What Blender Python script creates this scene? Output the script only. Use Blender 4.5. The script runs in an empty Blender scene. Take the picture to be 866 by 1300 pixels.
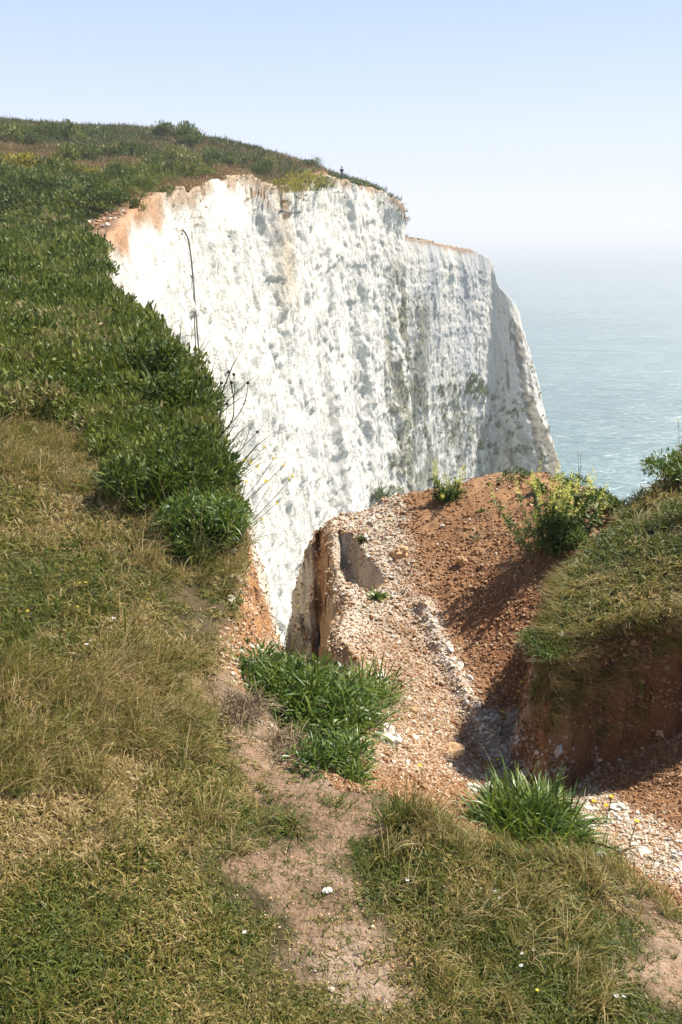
import bpy, bmesh, math, random
import numpy as np
from mathutils import Vector, Matrix
from mathutils.bvhtree import BVHTree

random.seed(5); rng = np.random.default_rng(11)
scene = bpy.context.scene
R = math.radians

# ------------------------------------------------------------------ camera, sky, sun, exposure
FPX, HOR, EYE = 1054.0, 290.0, 1.6            # focal length in photo pixels (1300 tall), horizon row, eye height
PITCH = math.atan((650 - HOR) / FPX)
cam_d = bpy.data.cameras.new('camera'); cam = bpy.data.objects.new('camera', cam_d)
scene.collection.objects.link(cam); scene.camera = cam
cam_d.sensor_fit = 'VERTICAL'; cam_d.sensor_height = 24; cam_d.lens = 24 * FPX / 1300
cam_d.clip_start = 0.05; cam_d.clip_end = 80000
cam.location = (0, 0, EYE); cam.rotation_euler = (R(90) - PITCH, 0, 0)

SUN_EL, SUN_DIR = R(52), np.array([0.86, 0.50])
SUN_DIR = SUN_DIR / np.linalg.norm(SUN_DIR)
world = bpy.data.worlds.new('World'); scene.world = world; world.use_nodes = True
wn = world.node_tree; bg = wn.nodes['Background']
sky = wn.nodes.new('ShaderNodeTexSky'); sky.sky_type = 'NISHITA'; sky.sun_disc = False
sky.sun_elevation = SUN_EL; sky.sun_rotation = math.atan2(SUN_DIR[0], SUN_DIR[1])
sky.air_density = 1.0; sky.dust_density = 1.0; sky.ozone_density = 1.5; sky.altitude = 100
tc = wn.nodes.new('ShaderNodeTexCoord'); sx_ = wn.nodes.new('ShaderNodeSeparateXYZ'); wn.links.new(tc.outputs['Generated'], sx_.inputs[0])
def sky_ramp(stops):
    r_ = wn.nodes.new('ShaderNodeValToRGB'); wn.links.new(sx_.outputs['Z'], r_.inputs[0]); e_ = r_.color_ramp.elements
    while len(e_) < len(stops): e_.new(.5)
    for q_, (p_, c_) in zip(e_, stops): q_.position = p_; q_.color = (*c_, 1)
    return r_.outputs[0]
# thin summer haze whitening the sky towards the horizon, the plain clear sky higher up
fac = sky_ramp([(0, (.94,) * 3), (.25, (.85,) * 3), (.6, (.35,) * 3), (1, (.15,) * 3)])
pale = sky_ramp([(0, (.76, .79, .87)), (.10, (.66, .735, .90)), (.25, (.44, .60, .89)), (1, (.30, .46, .80))])
sc_ = wn.nodes.new('ShaderNodeVectorMath'); sc_.operation = 'SCALE'; sc_.inputs['Scale'].default_value = 10.0; wn.links.new(pale, sc_.inputs[0])
mxs = wn.nodes.new('ShaderNodeMix'); mxs.data_type = 'RGBA'; wn.links.new(fac, mxs.inputs[0]); wn.links.new(sky.outputs[0], mxs.inputs[6]); wn.links.new(sc_.outputs[0], mxs.inputs[7])
wn.links.new(mxs.outputs[2], bg.inputs[0]); bg.inputs[1].default_value = 0.06
sun_d = bpy.data.lights.new('sun', 'SUN'); sun = bpy.data.objects.new('sun', sun_d); scene.collection.objects.link(sun)
sun_d.energy = 5.0; sun_d.angle = R(0.5); sun_d.color = (1.0, 0.95, 0.86)
sv = Vector((SUN_DIR[0] * math.cos(SUN_EL), SUN_DIR[1] * math.cos(SUN_EL), math.sin(SUN_EL)))
sun.rotation_euler = sv.to_track_quat('Z', 'Y').to_euler()
sun.location = (20, 5, 40)
scene.view_settings.view_transform = 'Standard'; scene.view_settings.look = 'None'
scene.view_settings.exposure = 1.06; scene.view_settings.gamma = 1
scene.cycles.max_bounces = 6; scene.cycles.transparent_max_bounces = 8
scene.cycles.volume_bounces = 0; scene.cycles.sample_clamp_indirect = 4

# ------------------------------------------------------------------ maths helpers
CP, SP = math.cos(PITCH), math.sin(PITCH)
def ray(px, py):
    """direction of the sight line through a photo pixel, scaled so that y (distance ahead) is 1"""
    a, b = (px - 433) / FPX, (650 - py) / FPX
    y = CP + b * SP; z = -SP + b * CP
    return a / y, 1.0, z / y
def G(px, py, z):                               # the point at height z seen at a pixel
    r = ray(px, py); k = (z - EYE) / r[2]
    return (r[0] * k, k, z)
def D(px, py, y):                               # the point y metres ahead seen at a pixel
    r = ray(px, py)
    return (r[0] * y, y, EYE + r[2] * y)

def _hash(ix, iy, iz, seed):
    h = (ix.astype(np.uint32) * np.uint32(374761393) + iy.astype(np.uint32) * np.uint32(668265263)
         + iz.astype(np.uint32) * np.uint32(2147483647) + np.uint32((seed * 1274126177) & 0xffffffff))
    h = (h ^ (h >> np.uint32(13))) * np.uint32(1274126177)
    h = h ^ (h >> np.uint32(16))
    return (h & np.uint32(0xffffff)).astype(np.float32) / np.float32(0xffffff)
def vnoise(x, y, z=None, seed=0):
    x = np.asarray(x, np.float64); y = np.asarray(y, np.float64)
    z = np.zeros_like(x) if z is None else np.asarray(z, np.float64)
    x, y, z = np.broadcast_arrays(x, y, z)
    xf, yf, zf_ = np.floor(x), np.floor(y), np.floor(z)
    fx, fy, fz = x - xf, y - yf, z - zf_
    ux, uy, uz = [t * t * t * (t * (t * 6 - 15) + 10) for t in (fx, fy, fz)]
    ix, iy, iz = [t.astype(np.int64) for t in (xf, yf, zf_)]
    r = 0
    for a in (0, 1):
        wa = ux if a else 1 - ux
        for b in (0, 1):
            wb = uy if b else 1 - uy
            for c in (0, 1):
                wc = uz if c else 1 - uz
                r = r + wa * wb * wc * _hash(ix + a, iy + b, iz + c, seed)
    return r * 2 - 1
def fbm(x, y, z=None, octv=4, seed=0, gain=0.5, ridged=False):
    r, a, f, t = 0, 1.0, 1.0, 0
    for k in range(octv):
        n = vnoise(np.asarray(x) * f, np.asarray(y) * f, None if z is None else np.asarray(z) * f, seed + 17 * k)
        if ridged: n = 1 - 2 * np.abs(n)
        r = r + a * n; t += a; a *= gain; f *= 2.03
    return r / t
def sstep(a, b, x):
    t = np.clip((x - a) / (b - a), 0, 1); return t * t * (3 - 2 * t)
def mixc(a, b, t):
    return a * (1 - t[..., None]) + np.asarray(b) * t[..., None]

def cells(x, y, seed=0):                          # one random value per jittered block, crisp edges
    x = np.asarray(x) + .5 * fbm(np.asarray(x) * .9, np.asarray(y) * .9, seed=seed + 1, octv=2); y = np.asarray(y) + .4 * fbm(x * 1.1, np.asarray(y) * 1.1, seed=seed + 2, octv=2)
    ix = np.floor(x); return _hash(ix.astype(np.int64), np.floor(y + .37 * (ix % 3)).astype(np.int64), np.zeros(x.shape, np.int64), seed) * 2 - 1
class TPS:                                       # a smooth surface through scattered heights
    def __init__(s, pts, lam=1e-4):
        p = np.array(pts, float); s.c = p[:, :2]; s.sc = 10.0
        n = len(p); K = s.U(np.linalg.norm(s.c[:, None] - s.c[None], axis=2)) + lam * np.eye(n)
        P = np.c_[np.ones(n), s.c / s.sc]
        A = np.block([[K, P], [P.T, np.zeros((3, 3))]])
        s.w = np.linalg.solve(A, np.r_[p[:, 2], 0, 0, 0])
    def U(s, r):
        r = r / s.sc; return np.where(r > 1e-9, r * r * np.log(np.maximum(r, 1e-9)), 0)
    def __call__(s, x, y):
        x = np.asarray(x, float); y = np.asarray(y, float)
        r = s.w[-3] + s.w[-2] * x / s.sc + s.w[-1] * y / s.sc
        for (cx, cy), w in zip(s.c, s.w[:-3]):
            r = r + w * s.U(np.hypot(x - cx, y - cy))
        return r

def sdist(poly, x, y):                           # signed distance to a closed polygon, positive inside
    x = np.asarray(x, float); y = np.asarray(y, float)
    p = np.array([q[:2] for q in poly], float)
    d = np.full(x.shape, 1e18); ins = np.zeros(x.shape, bool)
    for i in range(len(p)):
        a, b = p[i], p[(i + 1) % len(p)]
        e = b - a; L = e @ e + 1e-12
        t = np.clip(((x - a[0]) * e[0] + (y - a[1]) * e[1]) / L, 0, 1)
        d = np.minimum(d, (x - a[0] - t * e[0]) ** 2 + (y - a[1] - t * e[1]) ** 2)
        c = (a[1] > y) != (b[1] > y)
        if abs(e[1]) > 1e-12:
            ins ^= c & (x < a[0] + (y - a[1]) * e[0] / e[1])
    return np.where(ins, 1, -1) * np.sqrt(d)
def ldist(line, x, y):                           # distance to an open line
    x = np.asarray(x, float); y = np.asarray(y, float)
    p = np.array([q[:2] for q in line], float); d = np.full(x.shape, 1e18)
    for a, b in zip(p[:-1], p[1:]):
        e = b - a; t = np.clip(((x - a[0]) * e[0] + (y - a[1]) * e[1]) / (e @ e + 1e-12), 0, 1)
        d = np.minimum(d, (x - a[0] - t * e[0]) ** 2 + (y - a[1] - t * e[1]) ** 2)
    return np.sqrt(d)

# ------------------------------------------------------------------ the lie of the land
RIM = [D(120, 330, 28), D(136, 306, 33), D(165, 256, 42), D(230, 242, 54), D(290, 224, 70), D(322, 222, 80),
       D(350, 240, 86), D(378, 232, 100), D(412, 219, 118), D(440, 231, 130), D(478, 240, 141), D(505, 254, 147),
       D(516, 268, 150)]
BACK = [(10.5, 158, 2.5), (8, 172, 0.5), D(520, 303, 185), D(545, 306, 196), D(575, 313, 210), D(608, 320, 222), D(630, 338, 231)]
upper_pts = [G(433, 1300, 0), G(0, 1300, 0.02), G(866, 1300, -0.02), G(0, 1000, 0.06), G(0, 800, 0.12), G(0, 650, 0.2),
             G(0, 540, 0.3), G(0, 420, 0.42), D(60, 340, 22), D(0, 300, 40), D(0, 215, 60), D(0, 165, 100), D(100, 171, 100),
             D(180, 180, 103), D(240, 183, 106), D(340, 195, 112), D(390, 212, 121), D(434, 227, 131), D(100, 250, 48), D(200, 210, 75),
             D(60, 210, 66), G(290, 900, -0.08), G(360, 965, -0.1), G(430, 1000, -0.1), G(560, 1060, -0.03), G(650, 1075, -0.03),
             G(280, 800, -0.05), G(318, 690, -0.02), G(300, 640, 0.03), G(270, 540, 0.1), G(260, 500, 0.15),
             G(150, 400, 0.32), G(125, 370, 0.4), G(150, 600, 0.2), G(150, 750, 0.06), G(150, 480, 0.35),
             G(740, 1085, -0.05), G(866, 1170, -0.1), (0, -3, 0), (-6, -3, .2), (6, -4, 0.2), (-12, 5, .8), (-30, 20, 2.5), (-60, 60, 8),
             (-80, 110, 16), (0, -30, 1), (-60, -40, 3), (60, -60, 0), (-40, 160, 14), (-10, 160, 6), (-60, 240, 12), (2.2, 1.2, -.03),
             G(690, 815, -.17), G(780, 790, -.1), G(866, 775, -.03), G(720, 700, -.22), G(800, 645, -.08), G(866, 560, .18),
             G(866, 660, .1), G(780, 740, -0.06), (4, 4, .2), (6, 7, .25), (8, 2, .2), (14, -4, .2)]
upper_pts += RIM + BACK
lower_pts = [G(480, 985, -0.33), G(500, 900, -0.6), G(450, 780, -0.66), G(428, 655, -0.55), G(500, 636, -0.48), G(600, 608, -0.3),
             G(660, 600, -0.27), G(720, 625, -0.27), G(790, 634, -0.25), G(600, 700, -0.48), G(600, 800, -0.72), G(640, 975, -0.93),
             G(560, 900, -0.8), G(540, 780, -.7), G(700, 700, -0.35), G(690, 770, -0.52), G(740, 970, -0.9), G(670, 1040, -0.5),
             G(800, 1045, -0.55), G(866, 1100, -0.4), G(866, 950, -0.62), G(866, 850, -0.5), (2.6, 3.0, -.3), (3.5, 4, -.1), (4, 7, 0), (2, 1.5, -.2),
             G(400, 960, -0.25), G(390, 880, -0.3), G(330, 840, -0.22), G(440, 1005, -.15), (-1.2, 3, -.1), (-1.5, 6, 0), (0.3, 0.5, -.2), (-.8, 1.5, -.2), (0, 8, -.5)]
FU, FL = TPS(upper_pts), TPS(lower_pts)

def uz(px, py):                                   # pixel to plan on the upper surface
    return hit_f(px, py, lambda x, y: FU(x, y))
def hit_f(px, py, f, y0=0.9, y1=170.0, n=1600):
    r = ray(px, py)
    y = y0 * (y1 / y0) ** np.linspace(0, 1, n)
    g = EYE + r[2] * y - f(r[0] * y, y)
    k = np.nonzero(g < 0)[0]
    if len(k) == 0: return (r[0] * 60, 60.0, 0)
    k = max(k[0], 1); t = g[k - 1] / (g[k - 1] - g[k] + 1e-12); yy = y[k - 1] + t * (y[k] - y[k - 1])
    return (r[0] * yy, yy, EYE + r[2] * yy)

left_rim = [G(285, 800, -.05), G(298, 760, -.03), G(312, 690, -.02), G(300, 640, .03), G(270, 550, .1), G(258, 500, .15), G(150, 400, .32), G(125, 372, .4)]
MEADOW = [(30, -40), (9, -1), (3.4, 1.0), G(940, 1190, -.08), G(866, 1150, -.08), G(800, 1098, -.05), G(740, 1080, -.03), G(650, 1078, -.03), G(580, 1064, -.03),
          G(540, 1042, -.05), G(500, 1010, -.08), G(430, 995, -.1), G(384, 955, -.1), G(318, 892, -.08), G(290, 845, -.06)] + left_rim + RIM + BACK + \
         [(30, 262), (-20, 330), (-300, 400), (-400, -300), (30, -300)]
BANK = [G(792, 640, -.08), G(772, 668, -.1), G(735, 700, -.18), G(712, 735, -.2), G(697, 770, -.18), G(688, 805, -.17), G(700, 822, -.16), G(735, 803, -.13),
        G(780, 792, -.1), G(866, 778, -.03), G(960, 770, 0), (6, 2.0), (14, -3), (14, 4), (6, 7.3), (3.2, 6.9), G(830, 610, .05)]
notch = [(-.40, 3.30), (-.20, 3.36), (.03, 3.42), (.09, 3.7), (.08, 3.95), (.03, 4.3), (.02, 4.7), (0.0, 5.3), G(418, 660, -.55), G(430, 648, -.52), G(470, 640, -.5), G(505, 634, -.48), G(545, 625, -.42),
         G(600, 607, -.3), G(640, 600, -.28), G(690, 602, -.27), G(740, 618, -.26), G(790, 634, -.22), G(812, 618, -.05), G(828, 590, .1), G(866, 548, .2)]
LAND = [(200, -300), (60, -60), (16, -2), (12, 5), (7, 7.4), (4, 7.6)] + notch[::-1] + left_rim + RIM + BACK + [(30, 262), (-20, 330), (-300, 400), (-400, -300)]
STONE_LINE = [G(538, 770, -.68), G(556, 815, -.75), G(578, 865, -.8), G(602, 915, -.87), G(640, 960, -.92), G(690, 985, -.93)]
HOLLOW = [G(446, 668, -.5), G(462, 690, -.5), G(486, 722, -.55), G(470, 738, -.58), G(440, 732, -.58), G(424, 700, -.55), G(430, 672, -.55)]

def land(x, y, detail=True):
    x = np.asarray(x, float); y = np.asarray(y, float)
    dist = np.hypot(x, y)
    U, L = FU(x, y), FL(x, y)
    far = sstep(8, 10, y + 0 * x) ; far = np.maximum(far, sstep(6, 9, np.abs(x)))
    L = L * (1 - far) + U * far
    sm, sb, sl = sdist(MEADOW, x, y), sdist(BANK, x, y), sdist(LAND, x, y)
    wob = 0.03 * fbm(x * 6, y * 6, seed=3) + 0.10 * np.minimum(dist * .04, 1) * fbm(x * 1.3, y * 1.3, seed=4)
    wm = sstep(-0.16, 0.05, sm + wob); wb = sstep(-0.06 - .06 * sstep(1.35, .95, x), 0.03, sb + wob * 1.2)
    w = np.maximum(wm, wb)
    z = L + (U - L) * w
    if detail:
        z = z + 0.014 * fbm(x * 9, y * 9, octv=4, seed=7) * w + 0.03 * fbm(x * 2.3, y * 2.3, seed=8) * (1 - np.exp(-dist / 3))
        z = z + (1 - w) * (0.016 * fbm(x * 14, y * 14, octv=4, seed=9, gain=.6) + .02 * fbm(x * 4, y * 4, seed=10))
        hum = np.clip((dist - 8) / 60, 0, 1)
        z = z + hum * (0.5 * fbm(x * .11, y * .11, octv=4, seed=12) + 0.25 * fbm(x * .5, y * .5, seed=13))
    dl = ldist(STONE_LINE, x, y)
    z = z + 0.055 * np.exp(-(dl / 0.05) ** 2) * (1 - w)
    sh = sdist(HOLLOW, x, y)
    z = z - 0.22 * sstep(-0.02, 0.05, sh + wob * .4)
    # beyond the rim: first a crumbling shoulder, then the sheer drop
    wo2 = 0.08 * fbm(x * 4, y * 4, z * 3, seed=15, octv=4) + 0.02 * fbm(x * 18, y * 18, seed=16)
    d = np.maximum(0, -sl + wo2 * np.minimum(dist / 4, 1.2))
    left = sstep(0.0, -0.25, x + .12)
    sh_w = .07 + .14 * left
    near = sstep(30, 18, dist)
    drop = np.where(d < sh_w, 1.25 * d, 1.25 * sh_w + (6.0 + 9 * sstep(-.22, -.10, x)) * (d - sh_w)) * near + 9 * d * (1 - near)
    z = z - drop
    return z, (wm, wb, sl, sh, dl, d)
def zf(x, y): return land(x, y)[0]
def hit(px, py, y1=170.0): return hit_f(px, py, zf, y1=y1)
def hits(poly): return [hit(*p) for p in poly]

# ------------------------------------------------------------------ mesh helpers
C = scene.collection
def mk_mesh(name, V, F, attrs=None, smooth=True, mat=None, cols=None):
    """V (N,3); F list of integer arrays (M,3) or (M,4); attrs {name: float per vertex}; cols {name: (N,3)}"""
    me = bpy.data.meshes.new(name)
    V = np.asarray(V, np.float32); me.vertices.add(len(V)); me.vertices.foreach_set('co', V.ravel())
    F = [np.asarray(f, np.int32) for f in F if len(f)]
    idx = np.concatenate([f.ravel() for f in F]); tot = np.concatenate([np.full(len(f), f.shape[1], np.int32) for f in F])
    me.loops.add(len(idx)); me.loops.foreach_set('vertex_index', idx)
    me.polygons.add(len(tot)); me.polygons.foreach_set('loop_start', np.r_[0, np.cumsum(tot)[:-1]].astype(np.int32))
    me.polygons.foreach_set('loop_total', tot)
    me.polygons.foreach_set('use_smooth', np.full(len(tot), smooth))
    for k, a in (attrs or {}).items():
        at = me.attributes.new(k, 'FLOAT', 'POINT'); at.data.foreach_set('value', np.asarray(a, np.float32))
    for k, a in (cols or {}).items():
        at = me.attributes.new(k, 'FLOAT_COLOR', 'POINT')
        at.data.foreach_set('color', np.c_[np.asarray(a, np.float32).reshape(-1, 3), np.ones(len(V), np.float32)].ravel())
    me.update(calc_edges=True); me.validate()
    if mat: me.materials.append(mat)
    return me
def link(name, me, parent=None, **props):
    o = bpy.data.objects.new(name, me); C.objects.link(o)
    if parent: o.parent = parent
    for k, v in props.items(): o[k] = v
    return o
def thing(name, label, cat, loc, group=None):
    o = bpy.data.objects.new(name, None); C.objects.link(o); o.location = loc; o.empty_display_size = .1
    o['label'] = label; o['category'] = cat
    if group: o['group'] = group
    return o
def grid_faces(nu, nv, keep=None):
    i = np.arange(nu - 1)[:, None] * nv + np.arange(nv - 1)[None]
    f = np.stack([i, i + nv, i + nv + 1, i + 1], -1).reshape(-1, 4)
    return f if keep is None else f[keep[f].all(1)]
def compact(V, F, *per):
    used = np.unique(np.concatenate([f.ravel() for f in F])); m = np.full(len(V), -1); m[used] = np.arange(len(used))
    return V[used], [m[f] for f in F], [p[used] for p in per]

# ------------------------------------------------------------------ material helpers
K_ALB = 0.76                                      # all base colours below are given for a darker exposure; this brings them to real albedo
def sc(c): return tuple(x * K_ALB for x in c)
def nodes(name):
    m = bpy.data.materials.new(name); m.use_nodes = True
    nt = m.node_tree; b = nt.nodes['Principled BSDF']; return m, nt, b
def N(nt, t, **kw):
    n = nt.nodes.new(t)
    for k, v in kw.items():
        if k.startswith('i_'): n.inputs[k[2:].replace('_', ' ')].default_value = v
        else: setattr(n, k, v)
    return n
def ramp(nt, fac, stops):
    r = nt.nodes.new('ShaderNodeValToRGB'); el = r.color_ramp.elements
    while len(el) < len(stops): el.new(.5)
    for e, (p, c) in zip(el, stops):
        e.position = p; e.color = (*c, 1) if len(c) == 3 else c
    nt.links.new(fac, r.inputs[0]); return r.outputs[0]
def mul(nt, a, b, f=1.0, mode='MULTIPLY'):
    m = nt.nodes.new('ShaderNodeMix'); m.data_type = 'RGBA'; m.blend_type = mode
    m.inputs[0].default_value = f
    nt.links.new(a, m.inputs[6]); nt.links.new(b, m.inputs[7]); return m.outputs[2]
def mixn(nt, fac, a, b):
    m = nt.nodes.new('ShaderNodeMix'); m.data_type = 'RGBA'; nt.links.new(fac, m.inputs[0])
    for s, k in ((a, 6), (b, 7)):
        if isinstance(s, tuple): m.inputs[k].default_value = (*s, 1)
        else: nt.links.new(s, m.inputs[k])
    return m.outputs[2]
def bump(nt, b, h, strength=0.5, dist=0.01, prev=None):
    n = nt.nodes.new('ShaderNodeBump'); n.inputs['Strength'].default_value = strength; n.inputs['Distance'].default_value = dist
    nt.links.new(h, n.inputs['Height'])
    if prev: nt.links.new(prev, n.inputs['Normal'])
    nt.links.new(n.outputs[0], b.inputs['Normal']); return n.outputs[0]

def mat_ground():
    m, nt, b = nodes('turf_and_soil'); b.inputs['Roughness'].default_value = .95; b.inputs['Specular IOR Level'].default_value = .15
    a = N(nt, 'ShaderNodeAttribute', attribute_name='col')
    g = N(nt, 'ShaderNodeNewGeometry')
    n1 = N(nt, 'ShaderNodeTexNoise', i_Scale=60., i_Detail=5., i_Roughness=.65); n2 = N(nt, 'ShaderNodeTexNoise', i_Scale=260., i_Detail=3.)
    v = N(nt, 'ShaderNodeTexVoronoi', i_Scale=90.); n0 = N(nt, 'ShaderNodeTexNoise', i_Scale=5., i_Detail=5.)
    for n in (n0, n1, n2, v): nt.links.new(g.outputs['Position'], n.inputs['Vector'])
    c = mul(nt, a.outputs['Color'], ramp(nt, n1.outputs[0], [(.3, (.72, .70, .68)), (.7, (1.25, 1.25, 1.25))]))
    c = mul(nt, c, ramp(nt, n2.outputs[0], [(.3, (.8, .8, .8)), (.7, (1.2, 1.2, 1.2))]))
    c = mul(nt, c, ramp(nt, n0.outputs[0], [(.3, (.72, .70, .68)), (.7, (1.2, 1.2, 1.2))]))
    nt.links.new(c, b.inputs['Base Color'])
    p = bump(nt, b, n0.outputs[0], .4, .06); p = bump(nt, b, n1.outputs[0], .8, .02, p); p = bump(nt, b, v.outputs['Distance'], .5, .008, p); bump(nt, b, n2.outputs[0], .6, .004, p)
    return m
def mat_chalk():
    m, nt, b = nodes('chalk'); b.inputs['Roughness'].default_value = .95; b.inputs['Specular IOR Level'].default_value = .1
    a = N(nt, 'ShaderNodeAttribute', attribute_name='col'); g = N(nt, 'ShaderNodeAttribute', attribute_name='sv')
    mp = N(nt, 'ShaderNodeMapping'); mp.inputs['Scale'].default_value = (1, .42, 1); nt.links.new(g.outputs['Color'], mp.inputs[0])
    n1 = N(nt, 'ShaderNodeTexNoise', i_Scale=2.3, i_Detail=8., i_Roughness=.74); n2 = N(nt, 'ShaderNodeTexNoise', i_Scale=6.5, i_Detail=5., i_Roughness=.7)
    n3 = N(nt, 'ShaderNodeTexVoronoi', i_Scale=1.1)
    for n in (n1, n2, n3): nt.links.new(mp.outputs[0], n.inputs['Vector'])
    c = mul(nt, a.outputs['Color'], ramp(nt, n1.outputs[0], [(.34, (.58, .575, .56)), (.41, (.85, .84, .82)), (.47, (1, 1, 1))]))
    c = mul(nt, c, ramp(nt, n2.outputs[0], [(.33, (.52, .50, .47)), (.41, (.90, .90, .89)), (.48, (1, 1, 1))]))
    nt.links.new(c, b.inputs['Base Color'])
    p = bump(nt, b, n2.outputs[0], .8, .3); bump(nt, b, n3.outputs['Distance'], .25, .2, p)
    return m
def mat_sea():
    m, nt, b = nodes('sea_water'); b.inputs['Base Color'].default_value = (.115, .26, .285, 1); b.inputs['Roughness'].default_value = .22
    b.inputs['IOR'].default_value = 1.33
    g = N(nt, 'ShaderNodeNewGeometry'); mp = N(nt, 'ShaderNodeMapping'); mp.inputs['Scale'].default_value = (.45, 1.9, 1); mp.inputs['Rotation'].default_value = (0, 0, .12)
    nt.links.new(g.outputs['Position'], mp.inputs[0])
    n1 = N(nt, 'ShaderNodeTexNoise', i_Scale=.06, i_Detail=6., i_Roughness=.6); n2 = N(nt, 'ShaderNodeTexNoise', i_Scale=.006, i_Detail=4.)
    for n in (n1, n2): nt.links.new(mp.outputs[0], n.inputs['Vector'])
    nt.links.new(ramp(nt, n2.outputs[0], [(.35, (.105, .18, .185)), (.65, (.14, .225, .225))]), b.inputs['Base Color'])
    n3 = N(nt, 'ShaderNodeTexNoise', i_Scale=.035, i_Detail=5., i_Roughness=.65); nt.links.new(mp.outputs[0], n3.inputs['Vector'])
    p = bump(nt, b, n1.outputs[0], 1.0, 4.0); bump(nt, b, n3.outputs[0], 1.0, 8.0, p)
    return m
M_GROUND, M_CHALK, M_SEA = mat_ground(), mat_chalk(), mat_sea()

# ------------------------------------------------------------------ ground sheet (polar grid, finest in front of the camera)
GRASS_ZONE = MEADOW
path_px = [(445, 980), (395, 940), (330, 880), (298, 835), (262, 858), (280, 905), (300, 965), (345, 1010), (400, 1040), (385, 1060), (330, 1090), (285, 1110), (335, 1150),
           (365, 1180), (375, 1230), (430, 1300), (530, 1300), (490, 1235), (462, 1190), (450, 1150), (425, 1105), (435, 1070), (480, 1055), (500, 1030), (480, 1010)]
PATH = [G(px, py, -.05) for px, py in path_px]
PATH2 = [G(px, py, -.06) for px, py in [(775, 1090), (790, 1130), (820, 1180), (800, 1240), (830, 1300), (1000, 1300), (1000, 1180), (866, 1150), (810, 1098)]]
PATH3 = [G(px, py, -.02) for px, py in [(215, 700), (210, 760), (240, 800), (265, 850), (285, 850), (290, 800), (300, 760), (280, 700), (250, 690)]]
BARE_FAR = [D(104, 300, 34), D(112, 283, 38), D(160, 264, 43), D(172, 270, 40), D(150, 320, 33), D(125, 330, 31)]

def ground_cols(x, y, z, w_):
    wm, wb, sl, sh, dl, d = w_
    dist = np.hypot(x, y)
    n1, n2, n3 = fbm(x * 3, y * 3, seed=21), fbm(x * 14, y * 14, seed=22), fbm(x * .25, y * .25, seed=23)
    n4 = fbm(x * 40, y * 40, seed=24, octv=2)
    grass = np.zeros(x.shape + (3,)) + np.array([.085, .07, .032])
    grass = mixc(grass, (.17, .12, .065), np.clip(.35 + n1 + .6 * n2, 0, 1))
    grass = mixc(grass, (.085, .105, .035), sstep(0, .6, n3 + .3) * sstep(6, 14, dist))
    hill = sstep(40, 60, dist) * sstep(-.2, .35, fbm(x * .05, y * .12, seed=25) + .15)
    grass = mixc(grass, (.13, .10, .04), hill)
    path = np.zeros_like(grass) + np.array([.33, .215, .135])
    path = mixc(path, (.41, .30, .21), np.clip(.3 + n1 * 1.2 + n4 * .5, 0, 1))
    red = np.zeros_like(grass) + np.array([.37, .195, .095])
    red = mixc(red, (.47, .28, .15), np.clip(.2 + n1 + .7 * n2, 0, 1))
    dk = sdist(BANK_SHADE, x, y)
    red = mixc(red, (.24, .10, .05), sstep(-.25, .15, dk) * .8)  # shade below the right bank painted into the soil as a darker red-brown
    chalk = np.zeros_like(grass) + np.array([.72, .63, .50])
    chalk = mixc(chalk, (.52, .42, .30), np.clip(.3 + n2 + n4 * .6, 0, 1) * .7)
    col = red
    scree = sdist(SCREE, x, y); sw = sstep(-.12, .10, scree + .12 * n2)
    col = mixc(col, (.53, .41, .29), sw * .7); cw = sstep(-.12, .08, sdist(CHALKY, x, y) + .1 * n2); col = mixc(col, (.66, .59, .48), cw * .85)
    col = mixc(col, (.74, .68, .60), np.exp(-(dl / .07) ** 2) * .8)
    wl = sstep(-.06, .05, sdist(WHITE_LOW, x, y) + .1 * n2)
    col = mixc(col, (.56, .48, .39), wl * .8 * (1 - sstep(.0, .03, wb)))
    # red-brown side wall facing the notch, with paler chalk deeper down
    g_w = np.maximum(sstep(-.05, .03, sdist(MEADOW, x, y) + .05 * n2), sstep(-.04, .03, sdist(BANK, x, y) + .04 * n2))
    col = mixc(col, (0, 0, 0), g_w) + grass * g_w[..., None]
    for P, wd in ((PATH, .06), (PATH2, .08)):
        pw = sstep(-wd, wd * .6, sdist(P, x, y) + .10 * n2 + .03 * n4)
        col = mixc(col, (0, 0, 0), pw) + path * pw[..., None]
    # shoulder over the edge
    out = sstep(0.0, .04, d) * sstep(30, 20, dist)
    side = np.zeros_like(grass) + np.array([.40, .28, .17])
    side = mixc(side, (.60, .50, .37), np.clip(.3 + n2 + n4, 0, 1))
    lred = sstep(-.05, -.2, x) * sstep(.0, .03, d) * sstep(.16, .09, d + .04 * n2)
    side = mixc(side, (.56, .30, .14), lred)
    side = mixc(side, (.78, .72, .60), sstep(.13, .2, d + .05 * n2) * sstep(-.02, -.2, x))
    col = mixc(col, (0, 0, 0), out) + side * out[..., None]
    far_out = sstep(0, .4, d) * sstep(20, 30, dist)
    col = mixc(col, (.62, .50, .38), far_out)
    bf = sstep(-1.2, .6, sdist(BARE_FAR, x, y) + 1.2 * fbm(x, y, seed=31))
    col = mixc(col, (.43, .25, .145), bf * np.clip(.75 + .6 * fbm(x * 1.2, y * 1.2, seed=35), 0, 1))
    # the crumbling earth rim along the far edge, in the open only
    er = sstep(1.3, .4, np.abs(sl)) * sstep(38, 48, dist) * sstep(-.2, .2, fbm(x * .2, y * .2, seed=33))
    col = mixc(col, (.42, .26, .16), er * .8)
    return np.clip(col, .01, .9), g_w
BANK_SHADE = [G(610, 720, -.5), G(700, 770, -.5), G(866, 800, -.5), G(866, 930, -.6), G(760, 960, -.85), G(660, 900, -.85), G(590, 800, -.7)]
SCREE = [G(418, 650, -.5), G(510, 634, -.48), G(515, 700, -.55), G(540, 770, -.68), G(600, 930, -.85), G(625, 1010, -.9), G(520, 1010, -.5), G(400, 960, -.3), G(400, 780, -.6)]
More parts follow.
